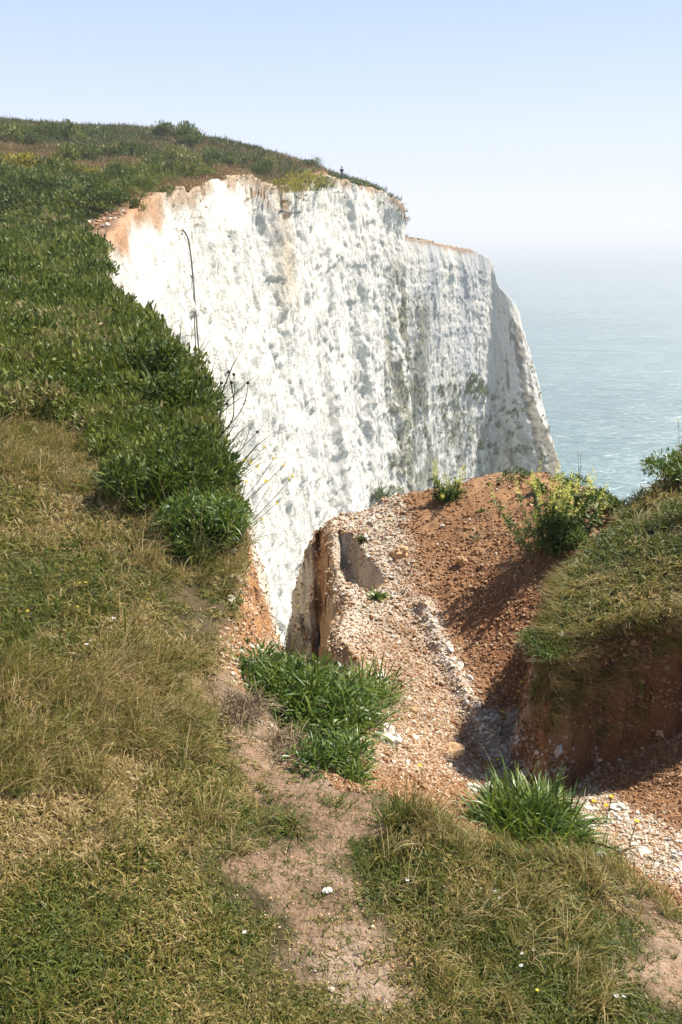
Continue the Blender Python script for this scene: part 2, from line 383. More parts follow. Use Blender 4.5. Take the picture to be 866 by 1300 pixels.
CHALKY = [G(px, py, -.53) for px, py in [(416, 650), (505, 636), (512, 690), (500, 745), (455, 800), (400, 800), (400, 700)]]
WHITE_LOW = [G(600, 905, -.9), G(740, 925, -.9), G(750, 965, -.9), G(770, 1010, -.8), G(866, 1075, -.5), G(900, 1150, -.35), G(800, 1095, -.4), G(740, 1070, -.5), G(640, 1010, -.9)]

# azimuth and range samples
az_f = np.linspace(R(-29), R(29), 600); az_c = np.r_[np.linspace(R(-180), R(-36), 40)[:-1], np.linspace(R(-36), R(-29), 30)[:-1], az_f, np.linspace(R(29), R(46), 90)[1:], np.linspace(R(46), R(180), 40)[1:]]
rr = np.r_[np.linspace(.05, 1.1, 10)[:-1], 1.1 * (3.1 / 1.1) ** np.linspace(0, 1, 110)[:-1], np.linspace(3.1, 4.4, 230)[:-1], 4.4 * (300 / 4.4) ** np.linspace(0, 1, 470)]
A_, R_ = np.meshgrid(az_c, rr, indexing='ij'); X, Y = np.sin(A_) * R_, np.cos(A_) * R_
Z, W_ = land(X, Y)
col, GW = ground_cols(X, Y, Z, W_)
keep = ((W_[2] > -2.6) & (W_[5] < 2.6)) | (R_ < 1)
keep &= ~((R_ > 25) & (W_[2] < -.3))
steep = np.hypot(np.gradient(Z, axis=0) / (np.gradient(A_, axis=0) * R_ + 1e-9), np.gradient(Z, axis=1) / np.gradient(R_, axis=1)); sw_ = sstep(.7, 1.8, steep) * (R_ < 9) * (R_ > 1.5)
X = X + sw_ * (.035 * fbm(X * 7, Y * 7, Z * 9, seed=91, octv=5, gain=.65)); Y = Y - sw_ * (.035 * fbm(X * 7, Y * 7, Z * 9, seed=95, octv=5, gain=.65) + .015 * np.abs(fbm(X * 22, Y * 22, Z * 24, seed=97)))
V = np.stack([X, Y, Z], -1).reshape(-1, 3); F = grid_faces(len(az_c), len(rr), keep.ravel())[:, ::-1]
V, F, (cc,) = compact(V, [F], col.reshape(-1, 3))
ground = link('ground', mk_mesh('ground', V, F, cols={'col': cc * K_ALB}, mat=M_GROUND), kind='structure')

# ------------------------------------------------------------------ chalk cliffs
def resample(P, n_per_m, smooth=2):
    P = np.array(P, float)
    for _ in range(smooth):                        # Chaikin
        q = np.empty((2 * len(P) - 2, P.shape[1])); q[0::2] = .75 * P[:-1] + .25 * P[1:]; q[1::2] = .25 * P[:-1] + .75 * P[1:]
        P = np.vstack([P[:1], q, P[-1:]])
    L = np.r_[0, np.cumsum(np.linalg.norm(np.diff(P[:, :2], axis=0), axis=1))]
    s = np.linspace(0, L[-1], int(L[-1] * n_per_m) + 2)
    return np.stack([np.interp(s, L, P[:, k]) for k in range(P.shape[1])], 1), s
def cliff(name, path, vs, dens, seed, colf, amp=1.0, strata=.1, ground_top=True, KS=.42):
    """path rows: x, y, z of the rim, horizontal metres outward per metre down"""
    P, s = resample(path, dens)
    T = np.gradient(P[:, :2], axis=0); k = max(3, int(dens * 5)); ker = np.hanning(2 * k + 3)[1:-1]; ker /= ker.sum()
    T = np.stack([np.convolve(np.pad(T[:, j], k, mode='edge'), ker, 'valid') for j in (0, 1)], 1)[:len(s)]
    T = np.pad(T, ((0, len(s) - len(T)), (0, 0)), mode='edge'); T /= np.linalg.norm(T, axis=1)[:, None]
    Nn = np.stack([T[:, 1], -T[:, 0]], 1)
    S, Vv = np.meshgrid(s, vs, indexing='ij')
    top = P[:, 2] + (0 if not ground_top else 0)
    vv = np.maximum(Vv, 0)
    e = sstep(0, 5, vv) * .85 + .15
    wS = S + 1.5 * fbm(S * .2, vv * .12, seed=seed + 31)
    ribs = fbm(wS * .085, vv * .015, seed=seed, octv=3) * 2.3 + fbm(wS * .22, vv * .05, seed=seed + 5, octv=3, ridged=True) * .40
    ch = fbm(S * .42 * KS / .42, vv * .35, seed=seed + 9, octv=5, gain=.66) * .42 + np.abs(fbm(S * 1.5 * KS / .42, vv * .8, seed=seed + 11, octv=4, gain=.65)) * .30 + cells(wS * .22 * KS / .42, vv * .25, seed + 40) * .17 + cells(wS * .7 * KS / .42, vv * .7, seed + 43) * .13
    st = (sstep(.1, .5, vnoise(np.zeros_like(vv), (vv + .02 * S) * .45 + 0.3 * fbm(S * .05, vv * .1, seed=seed + 2), seed=seed + 3)) * strata)
    off = amp * e * (ribs + ch) + st * sstep(1, 4, vv)
    slope = P[:, 3][:, None]
    out = slope * vv + off + .25
    capw = sstep(0, -1.6, Vv)                        # rows running inland under the turf
    inl = np.where(Vv < 0, Vv, 0)
    out = np.where(Vv < 0, inl + off * (1 - capw), out)
    Xc, Yc = P[:, 0][:, None] + Nn[:, 0][:, None] * out, P[:, 1][:, None] + Nn[:, 1][:, None] * out
    jag = .35 * fbm(S * .5, 0 * S, seed=seed + 21) * amp
    Zc = top[:, None] + jag * sstep(-1.6, 0, Vv) - vv - capw * .9
    col = colf(S, vv, Xc, P[:, 1][:, None] + 0 * Yc, Zc, off); sv3 = np.stack([S * KS + seed, vv, off * .5], -1).reshape(-1, 3)
    V = np.stack([Xc, Yc, Zc], -1).reshape(-1, 3); F = grid_faces(*S.shape)[:, ::-1]
    o = link(name, mk_mesh(name, V, [F], cols={'col': col.reshape(-1, 3) * K_ALB, 'sv': sv3}, mat=M_CHALK), kind='structure')
    return o, V, F
def vrows(fine, n_fine, deep=96, n_deep=40):
    return np.r_[-1.6, -1.1, -.7, -.35, -.12, np.linspace(0, fine, n_fine), np.linspace(fine, deep, n_deep)[1:]]

def chalk_base(S, v, x, y, z, off, seed):
    c = np.zeros(S.shape + (3,)) + np.array([.84, .795, .71])
    c = mixc(c, (.80, .73, .60), np.clip(.25 + fbm(S * .12, v * .05, seed=seed), 0, 1) * .45 * sstep(26, 4, v))
    g = sstep(.12, .4, fbm(S * .12, v * .22, seed=seed + 1, octv=5, gain=.6)); c = mixc(c, (.66, .64, .59), g * .25)
    cr = sstep(.55, .8, fbm(S * .5 + .3 * fbm(S, v * .5, seed=seed + 5), v * .05, seed=seed + 6, octv=3, ridged=True)); c = mixc(c, (.40, .37, .32), cr * .35)
    sp = sstep(.45, .62, fbm(S * 1.2, v * 1.6, seed=seed + 8, octv=3)); c = mixc(c, (.42, .40, .36), sp * .5)
    return c
def colA(S, v, x, y, z, off):
    c = chalk_base(S, v, x, y, z, off, 71)
    n = fbm(S * .3, v * .3, seed=73)
    c = mixc(c, (.46, .31, .19), sstep(1.2, .1, v + 1.6 * n) * .85)
    c = mixc(c, (.52, .30, .17), sstep(1.5, .2, v + 1.4 * n) * sstep(50, 42, y))                       # earthy shoulder by the near rim
    c = mixc(c, (.56, .45, .32), sstep(9, 3, np.abs(v - 5) + 2 * n) * sstep(7, 2, np.abs(y - 89)) * .8)          # brown seam under the yellow scrub
    d = sstep(-.25, .2, fbm(S * .35, v * .25, seed=75, octv=5, gain=.65) + .05) * sstep(136, 145, y) * sstep(5, 16, v)
    c = mixc(c, (.20, .19, .12), d * .85)
    return c
def colB(S, v, x, y, z, off):
    c = chalk_base(S, v, x, y, z, off, 81); c = c * .88
    bd = sstep(.35, .6, vnoise(0 * v, (v + .015 * S) * 1.4, seed=82) + .3 * fbm(S * .1, v * .6, seed=78)) * np.clip(.5 + fbm(S * .2, v, seed=83), 0, 1)
    c = mixc(c, (.55, .56, .58), bd * .5)
    pn = sstep(-.1, .2, fbm(S * .10, v * .06, seed=84)); c = mixc(c, (.50, .50, .51), pn * .6 * sstep(46, 36, v) * sstep(229, 226, y))
    n = fbm(S * .4, v * .15, seed=85, octv=5, gain=.62)
    c = mixc(c, (.45, .28, .17), sstep(1.4, .2, v + .8 * fbm(S * .4, v, seed=86)) * sstep(222, 216, y) * .9)
    az = x / y
    low = sstep(26, 40, v + 6 * fbm(S * .1, v * 0, seed=87)) ; c = mixc(c, (.28, .29, .21), low * sstep(-.1, .3, n) * .8)
    dk = sstep(-.22, .12, n + .05) * (sstep(30, 22, S) * sstep(9, 16, v) * sstep(60, 48, v)); c = mixc(c, (.20, .20, .14), dk * .85)
    ri = sstep(229, 230.5, y) * sstep(.0, .14, fbm(S * .42, v * .012, seed=90, octv=4, gain=.65) + .35 * fbm(S * .5, v * .4, seed=92) - .04) * sstep(3, 8, v); c = mixc(c, (.20, .17, .12), ri * .9)
    return c

pathA = [(-1.0, 6.6, FU(-1.0, 6.6) - .3, .1), (*G(150, 400, .32)[:2], .2, .08)] + [(*p, .10) for p in RIM[:-3]] + [(*RIM[-3], .08), (*RIM[-2], .06), (*RIM[-1], .05), (9.5, 158, 2, .05), (4, 170, 1, .05)]
pathA = [(p[0], p[1], float(FU(p[0], p[1])) - (2.5 if p[1] < 20 else 0), p[3]) for p in pathA]
cliffA, VA, FA = cliff('chalk_cliff', pathA, vrows(72, 290), 5.0, 41, colA)
pathB = [(4, 172, 1, .06), (9, 178, .5, .06)] + [(*D(520, 303, 185), .06), (*D(545, 306, 196), .07), (*D(575, 313, 210), .07), (*D(608, 320, 222), .06), (*D(623, 330, 227), .04), (*D(628, 342, 229), .04),
         (*D(631, 362, 230), .06), (*D(642, 372, 231), .18), (*D(655, 388, 232), .30), (*D(661, 402, 238), .31), (48, 262, -30, .2), (44, 285, -32, .16)]
cliffB, VB, FB = cliff('chalk_headland', pathB, vrows(78, 280), 4.0, 57, colB, amp=.85, strata=.10, KS=.6)
# the hidden face below the camera's own ledge
pathC = [(40, -30, -.2, .12), (14, 5.5, 0, .12), (7, 7.6, 0, .12), (4, 7.9, -.1, .12), (2.2, 6.5, -.6, .12), (1.2, 7.2, -1, .12), (.75, 7.0, -1.4, .05), (.5, 6.3, -2.2, .03)]
cliffC, VC, FC = cliff('chalk_face', [(a, b, c - 1.2, e) for a, b, c, e in pathC], np.r_[0, np.linspace(.5, 96, 90)], 1.5, 63,
                       lambda S, v, x, y, z, off: chalk_base(S, v, x, y, z, off, 91), amp=.3)

# ------------------------------------------------------------------ sea
sx = np.r_[-40000, -20000, -8000, -3000, np.linspace(-1000, 3000, 12), 8000, 20000, 40000]; sy = np.r_[-3000, -500, np.linspace(0, 3000, 12), 8000, 20000, 45000]
SX, SY = np.meshgrid(sx, sy, indexing='ij')
link('sea', mk_mesh('sea', np.stack([SX, SY, 0 * SX - 95], -1).reshape(-1, 3), [grid_faces(len(sx), len(sy))], mat=M_SEA), kind='structure')

# ------------------------------------------------------------------ plants: leaf and stem makers
def unit(v): return v / np.maximum(np.linalg.norm(v, axis=-1, keepdims=True), 1e-9)
def leaves(P, D_, L, W, bend, segs=3, prof='grass', droop=(0, 0, -1), r=rng, twist=.4):
    """many single leaves at once: base points, directions, lengths, widths, bend"""
    n = len(P); P = np.asarray(P, float); d = unit(np.asarray(D_, float)); L = np.broadcast_to(L, (n,)).astype(float); W = np.broadcast_to(W, (n,)).astype(float)
    bend = np.broadcast_to(bend, (n,)); side = unit(np.cross(d, np.array([0, 0, 1.]) + r.normal(0, twist, (n, 3))))
    t = np.linspace(0, 1, segs + 1)
    w = {'grass': (1 - t) ** .6 * .9 + .1 * (t < 1), 'lance': np.sin(np.pi * (.12 + .88 * t)) ** .8, 'oval': np.sin(np.pi * (.10 + .9 * t)) ** .55}[prof]
    V = []; p = P.copy()
    for k in range(segs + 1):
        if k < segs: V += [p - side * (W * w[k] / 2)[:, None], p + side * (W * w[k] / 2)[:, None]]
        else: V += [p]
        d = unit(d + np.array(droop) * (bend / segs * (0.6 + k * .5))[:, None]); p = p + d * (L / segs)[:, None]
    V = np.stack(V, 1); m = V.shape[1]; b = np.arange(n)[:, None] * m
    q = np.concatenate([b + np.array([2 * k, 2 * k + 1, 2 * k + 3, 2 * k + 2]) for k in range(segs - 1)]) if segs > 1 else np.zeros((0, 4), int)
    tr = b + np.array([2 * segs - 2, 2 * segs - 1, 2 * segs])
    return V.reshape(-1, 3), q, tr, np.repeat(r.random(n), m)
class Acc:
    def __init__(s): s.V, s.Q, s.T, s.A, s.n = [], [], [], [], 0
    def add(s, V, Q, T, a):
        s.V.append(V); s.Q.append(np.asarray(Q, int).reshape(-1, 4) + s.n); s.T.append(np.asarray(T, int).reshape(-1, 3) + s.n)
        s.A.append(np.broadcast_to(a, (len(V),))); s.n += len(V); return s
    def mesh(s, name, mat, smooth=True):
        return mk_mesh(name, np.concatenate(s.V), [np.concatenate(s.Q), np.concatenate(s.T)], {'rnd': np.concatenate(s.A)}, smooth, mat)
def tube(P, r0, r1, k=5):
    P = np.array(P, float); n = len(P); T = unit(np.gradient(P, axis=0)); up = np.array([.3, 1, .2]) if abs(T[0] @ unit(np.array([.3, 1, .2]))) < .9 else np.array([1., 0, 0])
    A = unit(np.cross(T, up)); B = np.cross(T, A); a = np.linspace(0, 2 * np.pi, k, endpoint=False); rad = np.linspace(r0, r1, n)
    V = P[:, None] + rad[:, None, None] * (np.cos(a)[None, :, None] * A[:, None] + np.sin(a)[None, :, None] * B[:, None])
    V = V.reshape(-1, 3); Q = [[i * k + j, i * k + (j + 1) % k, (i + 1) * k + (j + 1) % k, (i + 1) * k + j] for i in range(n - 1) for j in range(k)]
    T3 = [[(n - 1) * k, (n - 1) * k + j, (n - 1) * k + j + 1] for j in range(1, k - 1)] + [[0, j + 1, j] for j in range(1, k - 1)]
    return V, Q, T3
def curve(P, n=10):
    P = np.array(P, float); t = np.linspace(0, 1, len(P)); 
    for _ in range(2):
        q = np.empty((2 * len(P) - 2, 3)); q[0::2] = .75 * P[:-1] + .25 * P[1:]; q[1::2] = .25 * P[:-1] + .75 * P[1:]; P = np.vstack([P[:1], q, P[-1:]])
    return P
def ball(c, r, sub=1, squash=1.0, jitter=0.0, rg=rng):
    bm = bmesh.new(); bmesh.ops.create_icosphere(bm, subdivisions=sub, radius=1)
    V = np.array([v.co[:] for v in bm.verts]); T = np.array([[v.index for v in f.verts] for f in bm.faces]); bm.free()
    if jitter:
        ph = rg.normal(0, 3, 3); V = V * (1 + jitter * fbm(V[:, 0] * 1.3 + ph[0], V[:, 1] * 1.3 + ph[1], V[:, 2] * 1.3 + ph[2], octv=3))[:, None]
    V = V * np.array([1, 1, squash]); return V * r + np.array(c), np.zeros((0, 4), int), T

def mat_leaf(name, stops, trans=.3, rough=.55, spec=.3, tintw=.75, rndw=.5):
    m, nt, b = nodes(name); b.inputs['Roughness'].default_value = rough; b.inputs['Specular IOR Level'].default_value = spec
    a = N(nt, 'ShaderNodeAttribute', attribute_name='rnd'); t = N(nt, 'ShaderNodeAttribute', attribute_name='tint'); t.attribute_type = 'INSTANCER'
    m1 = N(nt, 'ShaderNodeMath', operation='MULTIPLY_ADD'); m1.inputs[1].default_value = rndw
    m2 = N(nt, 'ShaderNodeMath', operation='MULTIPLY'); m2.inputs[1].default_value = tintw
    nt.links.new(a.outputs['Fac'], m1.inputs[0]); nt.links.new(t.outputs['Fac'], m2.inputs[0]); nt.links.new(m2.outputs[0], m1.inputs[2])
    c = ramp(nt, m1.outputs[0], [(p_, sc(c_)) for p_, c_ in stops]); nt.links.new(c, b.inputs['Base Color'])
    tr = N(nt, 'ShaderNodeBsdfTranslucent'); nt.links.new(c, tr.inputs[0]); mx = N(nt, 'ShaderNodeMixShader'); mx.inputs[0].default_value = trans
    nt.links.new(b.outputs[0], mx.inputs[1]); nt.links.new(tr.outputs[0], mx.inputs[2]); nt.links.new(mx.outputs[0], nt.nodes['Material Output'].inputs[0])
    return m
GREEN, OLIVE, STRAW, BROWN = (.075, .12, .022), (.15, .165, .045), (.50, .39, .20), (.26, .16, .08)
M_GRASS = mat_leaf('grass_blade', [(0, (.05, .095, .013)), (.3, (.15, .17, .025)), (.52, (.29, .24, .055)), (.74, (.48, .34, .13)), (1, (.64, .48, .25))], .35)
M_ROUGH = mat_leaf('rough_grass', [(0, (.045, .085, .014)), (.3, (.10, .125, .024)), (.5, (.19, .145, .04)), (.7, (.27, .155, .06)), (1, (.42, .30, .14))], .3)
M_HERB = mat_leaf('herb_leaf', [(0, (.035, .07, .010)), (.3, (.10, .145, .017)), (.55, (.19, .22, .03)), (.9, (.24, .26, .06)), (1, (.38, .30, .12))], .3)
M_LANCE = mat_leaf('lance_leaf', [(0, (.05, .10, .012)), (.2, (.10, .17, .02)), (.4, (.19, .26, .035)), (.55, (.28, .32, .06)), (1, (.3, .3, .1))], .32, .42, .45)
M_GREY = mat_leaf('grey_green_leaf', [(0, (.07, .12, .03)), (.4, (.15, .20, .07)), (.6, (.30, .33, .16)), (1, (.36, .36, .2))], .25)
M_DRY = mat_leaf('dry_stem', [(0, (.30, .21, .10)), (.5, (.46, .35, .19)), (1, (.58, .48, .30))], .2)
M_TANGLE = mat_leaf('dead_tangle', [(0, (.09, .055, .03)), (.5, (.24, .155, .08)), (1, (.40, .29, .16))], .1, rndw=1)
M_YSCRUB = mat_leaf('yellow_scrub', [(0, (.10, .13, .02)), (.35, (.2, .2, .03)), (.6, (.48, .40, .04)), (1, (.68, .54, .05))], .3, rndw=1)
M_STEM = mat_leaf('green_stem', [(0, (.14, .16, .06)), (1, (.24, .23, .11))], 0)
M_DARKSTEM = mat_leaf('brown_stem', [(0, (.10, .075, .045)), (1, (.16, .13, .07))], 0)
M_YELLOW = mat_leaf('yellow_petal', [(0, (.80, .60, .02)), (1, (.85, .70, .06))], .3)
M_PALEY = mat_leaf('pale_yellow_bloom', [(0, (.45, .47, .07)), (.5, (.72, .70, .13)), (1, (.85, .82, .26))], .4, rndw=1)
M_MIG = mat_leaf('mignonette_leaf', [(0, (.06, .11, .025)), (.5, (.14, .21, .04)), (1, (.26, .32, .08))], .35, rndw=.9)
M_WHITE = mat_leaf('white_petal', [(0, (.80, .80, .76)), (1, (.86, .86, .84))], .3)
M_SEED = mat_leaf('seed_head', [(0, (.05, .03, .025)), (1, (.10, .06, .045))], 0)
def mat_stone():
    m, nt, b = nodes('stone'); b.inputs['Roughness'].default_value = .9; b.inputs['Specular IOR Level'].default_value = .15
    a = N(nt, 'ShaderNodeAttribute', attribute_name='tint'); a.attribute_type = 'INSTANCER'
    o = N(nt, 'ShaderNodeObjectInfo'); ad = N(nt, 'ShaderNodeMath', operation='MULTIPLY_ADD'); ad.inputs[1].default_value = .12
    nt.links.new(o.outputs['Random'], ad.inputs[0]); nt.links.new(a.outputs['Fac'], ad.inputs[2])
    c = ramp(nt, ad.outputs[0], [(p_, sc(c_)) for p_, c_ in [(0, (.26, .13, .06)), (.35, (.41, .225, .115)), (.55, (.52, .34, .19)), (.72, (.62, .46, .30)), (.9, (.68, .58, .45)), (1, (.74, .68, .58))]])
    n = N(nt, 'ShaderNodeTexNoise', i_Scale=90., i_Detail=4.); g = N(nt, 'ShaderNodeNewGeometry'); nt.links.new(g.outputs['Position'], n.inputs[0])
    c = mul(nt, c, ramp(nt, n.outputs[0], [(.3, (.78, .74, .7)), (.65, (1.08, 1.08, 1.08))])); nt.links.new(c, b.inputs['Base Color'])
    bump(nt, b, n.outputs[0], .5, .003); return m
def mat_plain(name, c, rough=.8, var=.15, scale=40.):
    c = sc(c)
    m, nt, b = nodes(name); b.inputs['Roughness'].default_value = rough
    n = N(nt, 'ShaderNodeTexNoise', i_Scale=scale, i_Detail=4.); g = N(nt, 'ShaderNodeNewGeometry'); nt.links.new(g.outputs['Position'], n.inputs[0])
    nt.links.new(ramp(nt, n.outputs[0], [(.3, tuple(x * (1 - var) for x in c)), (.7, tuple(x * (1 + var) for x in c))]), b.inputs['Base Color']); bump(nt, b, n.outputs[0], .4, .004)
    return m
M_STONE = mat_stone()
M_CREAM = mat_plain('cream_stone', (.70, .62, .50)); M_ORANGE = mat_plain('orange_stone', (.58, .36, .18)); M_WSTONE = mat_plain('white_stone', (.70, .65, .56))
M_TWIG = mat_plain('dry_twig', (.40, .30, .20)); M_CABLE = mat_plain('dark_cable', (.10, .09, .085), .6); M_ROOT = mat_plain('dark_root', (.09, .06, .045))

def rdir(n, r, spread):
    a = r.random(n) * 2 * np.pi; t = spread * np.sqrt(r.random(n)); return np.stack([np.sin(t) * np.cos(a), np.sin(t) * np.sin(a), np.cos(t)], 1)
def tuft(n=16, L=.05, W=.0028, rad=.03, spread=1.25, bend=1.2, r=rng, prof='grass', segs=3):
    a = r.random(n) * 2 * np.pi; q = rad * np.sqrt(r.random(n)); P = np.stack([q * np.cos(a), q * np.sin(a), np.full(n, -.004)], 1)
    return leaves(P, rdir(n, r, spread), L * r.uniform(.5, 1.25, n), W * r.uniform(.7, 1.3, n), bend * r.uniform(.2, 1.2, n), segs, prof, r=r)
def dome(n, r, rad=1.0, h=.8, L=.2, W=.07, prof='oval', lumps=7, bend=.5, spread=.9, segs=2, inner=.25):
    """leafy mound: leaves spread through several overlapping lobes, with gaps between the lobes"""
    cs = np.stack([r.uniform(-.6, .6, lumps) * rad, r.uniform(-.6, .6, lumps) * rad, r.uniform(.1, .55, lumps) * h], 1); rs = r.uniform(.28, .5, lumps) * rad
    k = r.integers(0, lumps, n); u = unit(r.normal(0, 1, (n, 3))); u[:, 2] = np.abs(u[:, 2]) * 1.0 - .15
    q = (inner + (1 - inner) * r.random(n) ** .4); P = cs[k] + u * (rs[k] * q)[:, None] * np.array([1, 1, h / rad * .95]); P[:, 2] = np.maximum(P[:, 2], 0)
    return leaves(P, unit(u + r.normal(0, .55, (n, 3)) + np.array([0, 0, .45])), L * r.uniform(.5, 1.3, n), W * r.uniform(.6, 1.3, n), bend * r.uniform(0, 1.3, n), segs, prof, r=r)
def fountain(n, r, L=1.0, W=.07, rad=.25, spread=1.2, bend=.9, prof='lance', segs=5):
    a = r.random(n) * 2 * np.pi; q = rad * np.sqrt(r.random(n)); P = np.stack([q * np.cos(a), q * np.sin(a), 0 * a], 1)
    d = rdir(n, r, spread) + P / max(rad, 1e-6) * .5; return leaves(P, d, L * r.uniform(.45, 1.1, n), W * r.uniform(.7, 1.3, n), bend * r.uniform(.3, 1.3, n), segs, prof, r=r)

# ------------------------------------------------------------------ instancing of the uncountable (grass, scrub, gravel)
def protos(name, meshes):
    col_ = bpy.data.collections.new(name)
    for i, me in enumerate(meshes):
        o = bpy.data.objects.new('%s_%02d' % (name, i), me); col_.objects.link(o)
    return col_
def scatter(name, P, rot, sc, tint, coll, n_proto, r=rng, **props):
    n = len(P); me = bpy.data.meshes.new(name); me.vertices.add(n); me.vertices.foreach_set('co', np.asarray(P, np.float32).ravel())
    me.attributes.new('rot', 'FLOAT_VECTOR', 'POINT').data.foreach_set('vector', np.asarray(rot, np.float32).ravel())
    me.attributes.new('scl', 'FLOAT_VECTOR', 'POINT').data.foreach_set('vector', np.asarray(sc, np.float32).ravel())
    me.attributes.new('tint', 'FLOAT', 'POINT').data.foreach_set('value', np.asarray(tint, np.float32))
    me.attributes.new('pick', 'INT', 'POINT').data.foreach_set('value', r.integers(0, n_proto, n).astype(np.int32))
    ng = bpy.data.node_groups.new(name + '_nodes', 'GeometryNodeTree')
    ng.interface.new_socket('Geometry', in_out='INPUT', socket_type='NodeSocketGeometry'); ng.interface.new_socket('Geometry', in_out='OUTPUT', socket_type='NodeSocketGeometry')
    gi, go = ng.nodes.new('NodeGroupInput'), ng.nodes.new('NodeGroupOutput'); ip = ng.nodes.new('GeometryNodeInstanceOnPoints')
    ci = ng.nodes.new('GeometryNodeCollectionInfo'); ci.inputs['Collection'].default_value = coll; ci.inputs['Separate Children'].default_value = True; ci.inputs['Reset Children'].default_value = True
    def at(nm, ty):
        a = ng.nodes.new('GeometryNodeInputNamedAttribute'); a.data_type = ty; a.inputs['Name'].default_value = nm; return a.outputs['Attribute']
    ng.links.new(gi.outputs[0], ip.inputs['Points']); ng.links.new(ci.outputs[0], ip.inputs['Instance']); ip.inputs['Pick Instance'].default_value = True
    ng.links.new(at('pick', 'INT'), ip.inputs['Instance Index']); ng.links.new(at('rot', 'FLOAT_VECTOR'), ip.inputs['Rotation']); ng.links.new(at('scl', 'FLOAT_VECTOR'), ip.inputs['Scale'])
    ng.links.new(ip.outputs[0], go.inputs[0])
    o = link(name, me, kind='stuff', **props); md = o.modifiers.new('scatter', 'NODES'); md.node_group = ng; return o
def polar(n, r0, r1, a0=-29, a1=29, r=rng):
    a = R(1) * r.uniform(a0, a1, n); q = r0 * (r1 / r0) ** r.random(n); return np.sin(a) * q, np.cos(a) * q
def rz(n, r=rng, tilt=0.0): return np.stack([r.normal(0, tilt, n), r.normal(0, tilt, n), r.random(n) * 2 * np.pi], 1)

def masks(x, y):
    z, (wm, wb, sl, sh, dl, d) = land(x, y)
    n = .06 * fbm(x * 9, y * 9, seed=41) + .02 * fbm(x * 30, y * 30, seed=43)
    g = np.maximum(sdist(MEADOW, x, y), sdist(BANK, x, y)) + n * .7
    bare = np.maximum.reduce([sdist(PATH, x, y) + .03, sdist(PATH2, x, y), np.minimum(sdist(PATH3, x, y) - .03, .28 * fbm(x * 7, y * 7, seed=44))]) + n
    return z, g, bare, sl, d, wb

# short turf
tufts = [Acc().add(*tuft(13, .044, .0046, .035, 1.3, 1.7)).mesh('turf_tuft', M_GRASS) for _ in range(7)]
x, y = polar(76000, 1.15, 15, -31, 42); z, g, bare, sl, d, wb = masks(x, y)
dist = np.hypot(x, y); clump = fbm(x * 5, y * 5, seed=51); dryn = fbm(x * 1.4, y * 1.4, seed=52) * 1.3 + fbm(x * 7, y * 7, seed=53) * .55
k = (g > -.02) & (sl > -.01) & ((bare < -.0) | ((bare < .16) & (rng.random(len(x)) < .16)))
s = (.75 + .5 * np.clip(clump + .3, 0, 1)) * (dist / 2) ** .62 * np.where(bare > -.08, .7, 1)
tint = np.clip(.24 + .7 * dryn + rng.normal(0, .27, len(x)), 0, 1)
tint = np.where(wb > .5, tint * .65, tint)
h = s * rng.uniform(.7, 1.15, len(x))
scatter('grass', np.stack([x, y, z], 1)[k], rz(k.sum(), tilt=.15), np.stack([s, s, h], 1)[k], tint[k], protos('turf_tufts', tufts), 7,
        label='short matted turf of green and straw coloured blades')

# longer wispy grass, leaning
wisp = [Acc().add(*leaves(np.c_[rng.normal(0, .02, (26, 2)), np.zeros(26)], rdir(26, rng, .7) + np.array([.5, -.1, 0]), rng.uniform(.07, .15, 26), .0030, rng.uniform(.4, 1.5, 26), 4, 'grass')).mesh('wispy_tuft', M_GRASS) for _ in range(5)]
x, y = polar(18000, 1.3, 14, -31, 36); z, g, bare, sl, d, wb = masks(x, y); dist = np.hypot(x, y)
WISPY = [hits([(130, 830), (290, 835), (290, 900), (290, 960), (200, 960), (120, 930)]), hits([(0, 840), (110, 860), (110, 990), (0, 1000)]), hits([(180, 660), (290, 690), (275, 760), (180, 720)]),
         hits([(470, 985), (540, 990), (570, 1060), (490, 1060)]), hits([(0, 540), (140, 560), (150, 640), (0, 600)])]
wv = np.maximum.reduce([sdist(P, x, y) for P in WISPY])
pr = np.where(wv > -.05, .8, .10 * (fbm(x * 2, y * 2, seed=55) > .1) + .015)
k = (g > .02) & (bare < -.03) & (rng.random(len(x)) < pr) & (sl > .02)
s = rng.uniform(.55, 1.15, len(x)) * (dist / 2.4) ** .4; 
scatter('long_grass', np.stack([x, y, z], 1)[k], np.stack([0 * s, 0 * s, rng.normal(0, .8, len(x))], 1)[k], np.stack([s, s, s], 1)[k], np.clip(.42 + rng.normal(0, .28, len(x)), 0, 1)[k],
        protos('wispy_tufts', wisp), 5, label='longer dry wispy grass leaning over the turf')

# grass hanging over the broken edges of the bank and the lips
L_, Rr = [], []
def fringe(line, n, tilt):
    p_ = np.array([q_[:2] for q_ in line]); t_ = rng.random(n) * (len(p_) - 1); i_ = t_.astype(int); f_ = (t_ - i_)[:, None]; q_ = p_[i_] * (1 - f_) + p_[i_ + 1] * f_
    e_ = p_[i_ + 1] - p_[i_]; nrm = np.stack([e_[:, 1], -e_[:, 0]], 1); nrm /= np.linalg.norm(nrm, axis=1)[:, None]; nrm *= -1
    q_ = q_ - nrm * rng.uniform(-.02, .07, n)[:, None]; z_ = zf(q_[:, 0], q_[:, 1]); a_ = np.arctan2(nrm[:, 0], -nrm[:, 1])
    L_.append(np.c_[q_, z_ + .005]); Rr.append(np.stack([tilt + rng.normal(0, .3, n), 0 * z_, a_ + rng.normal(0, .4, n)], 1))
fringe(BANK[3:12][::-1], 620, 1.6); fringe(MEADOW[4:10][::-1], 90, .7)
P_, R2 = np.concatenate(L_), np.concatenate(Rr); s = rng.uniform(.35, .85, len(P_))
scatter('hanging_grass', P_, R2, np.stack([s] * 3, 1), np.clip(rng.normal(.4, .28, len(P_)), 0, 1), protos('fringe_tufts', wisp), 5, label='grass hanging over the broken earth edges')

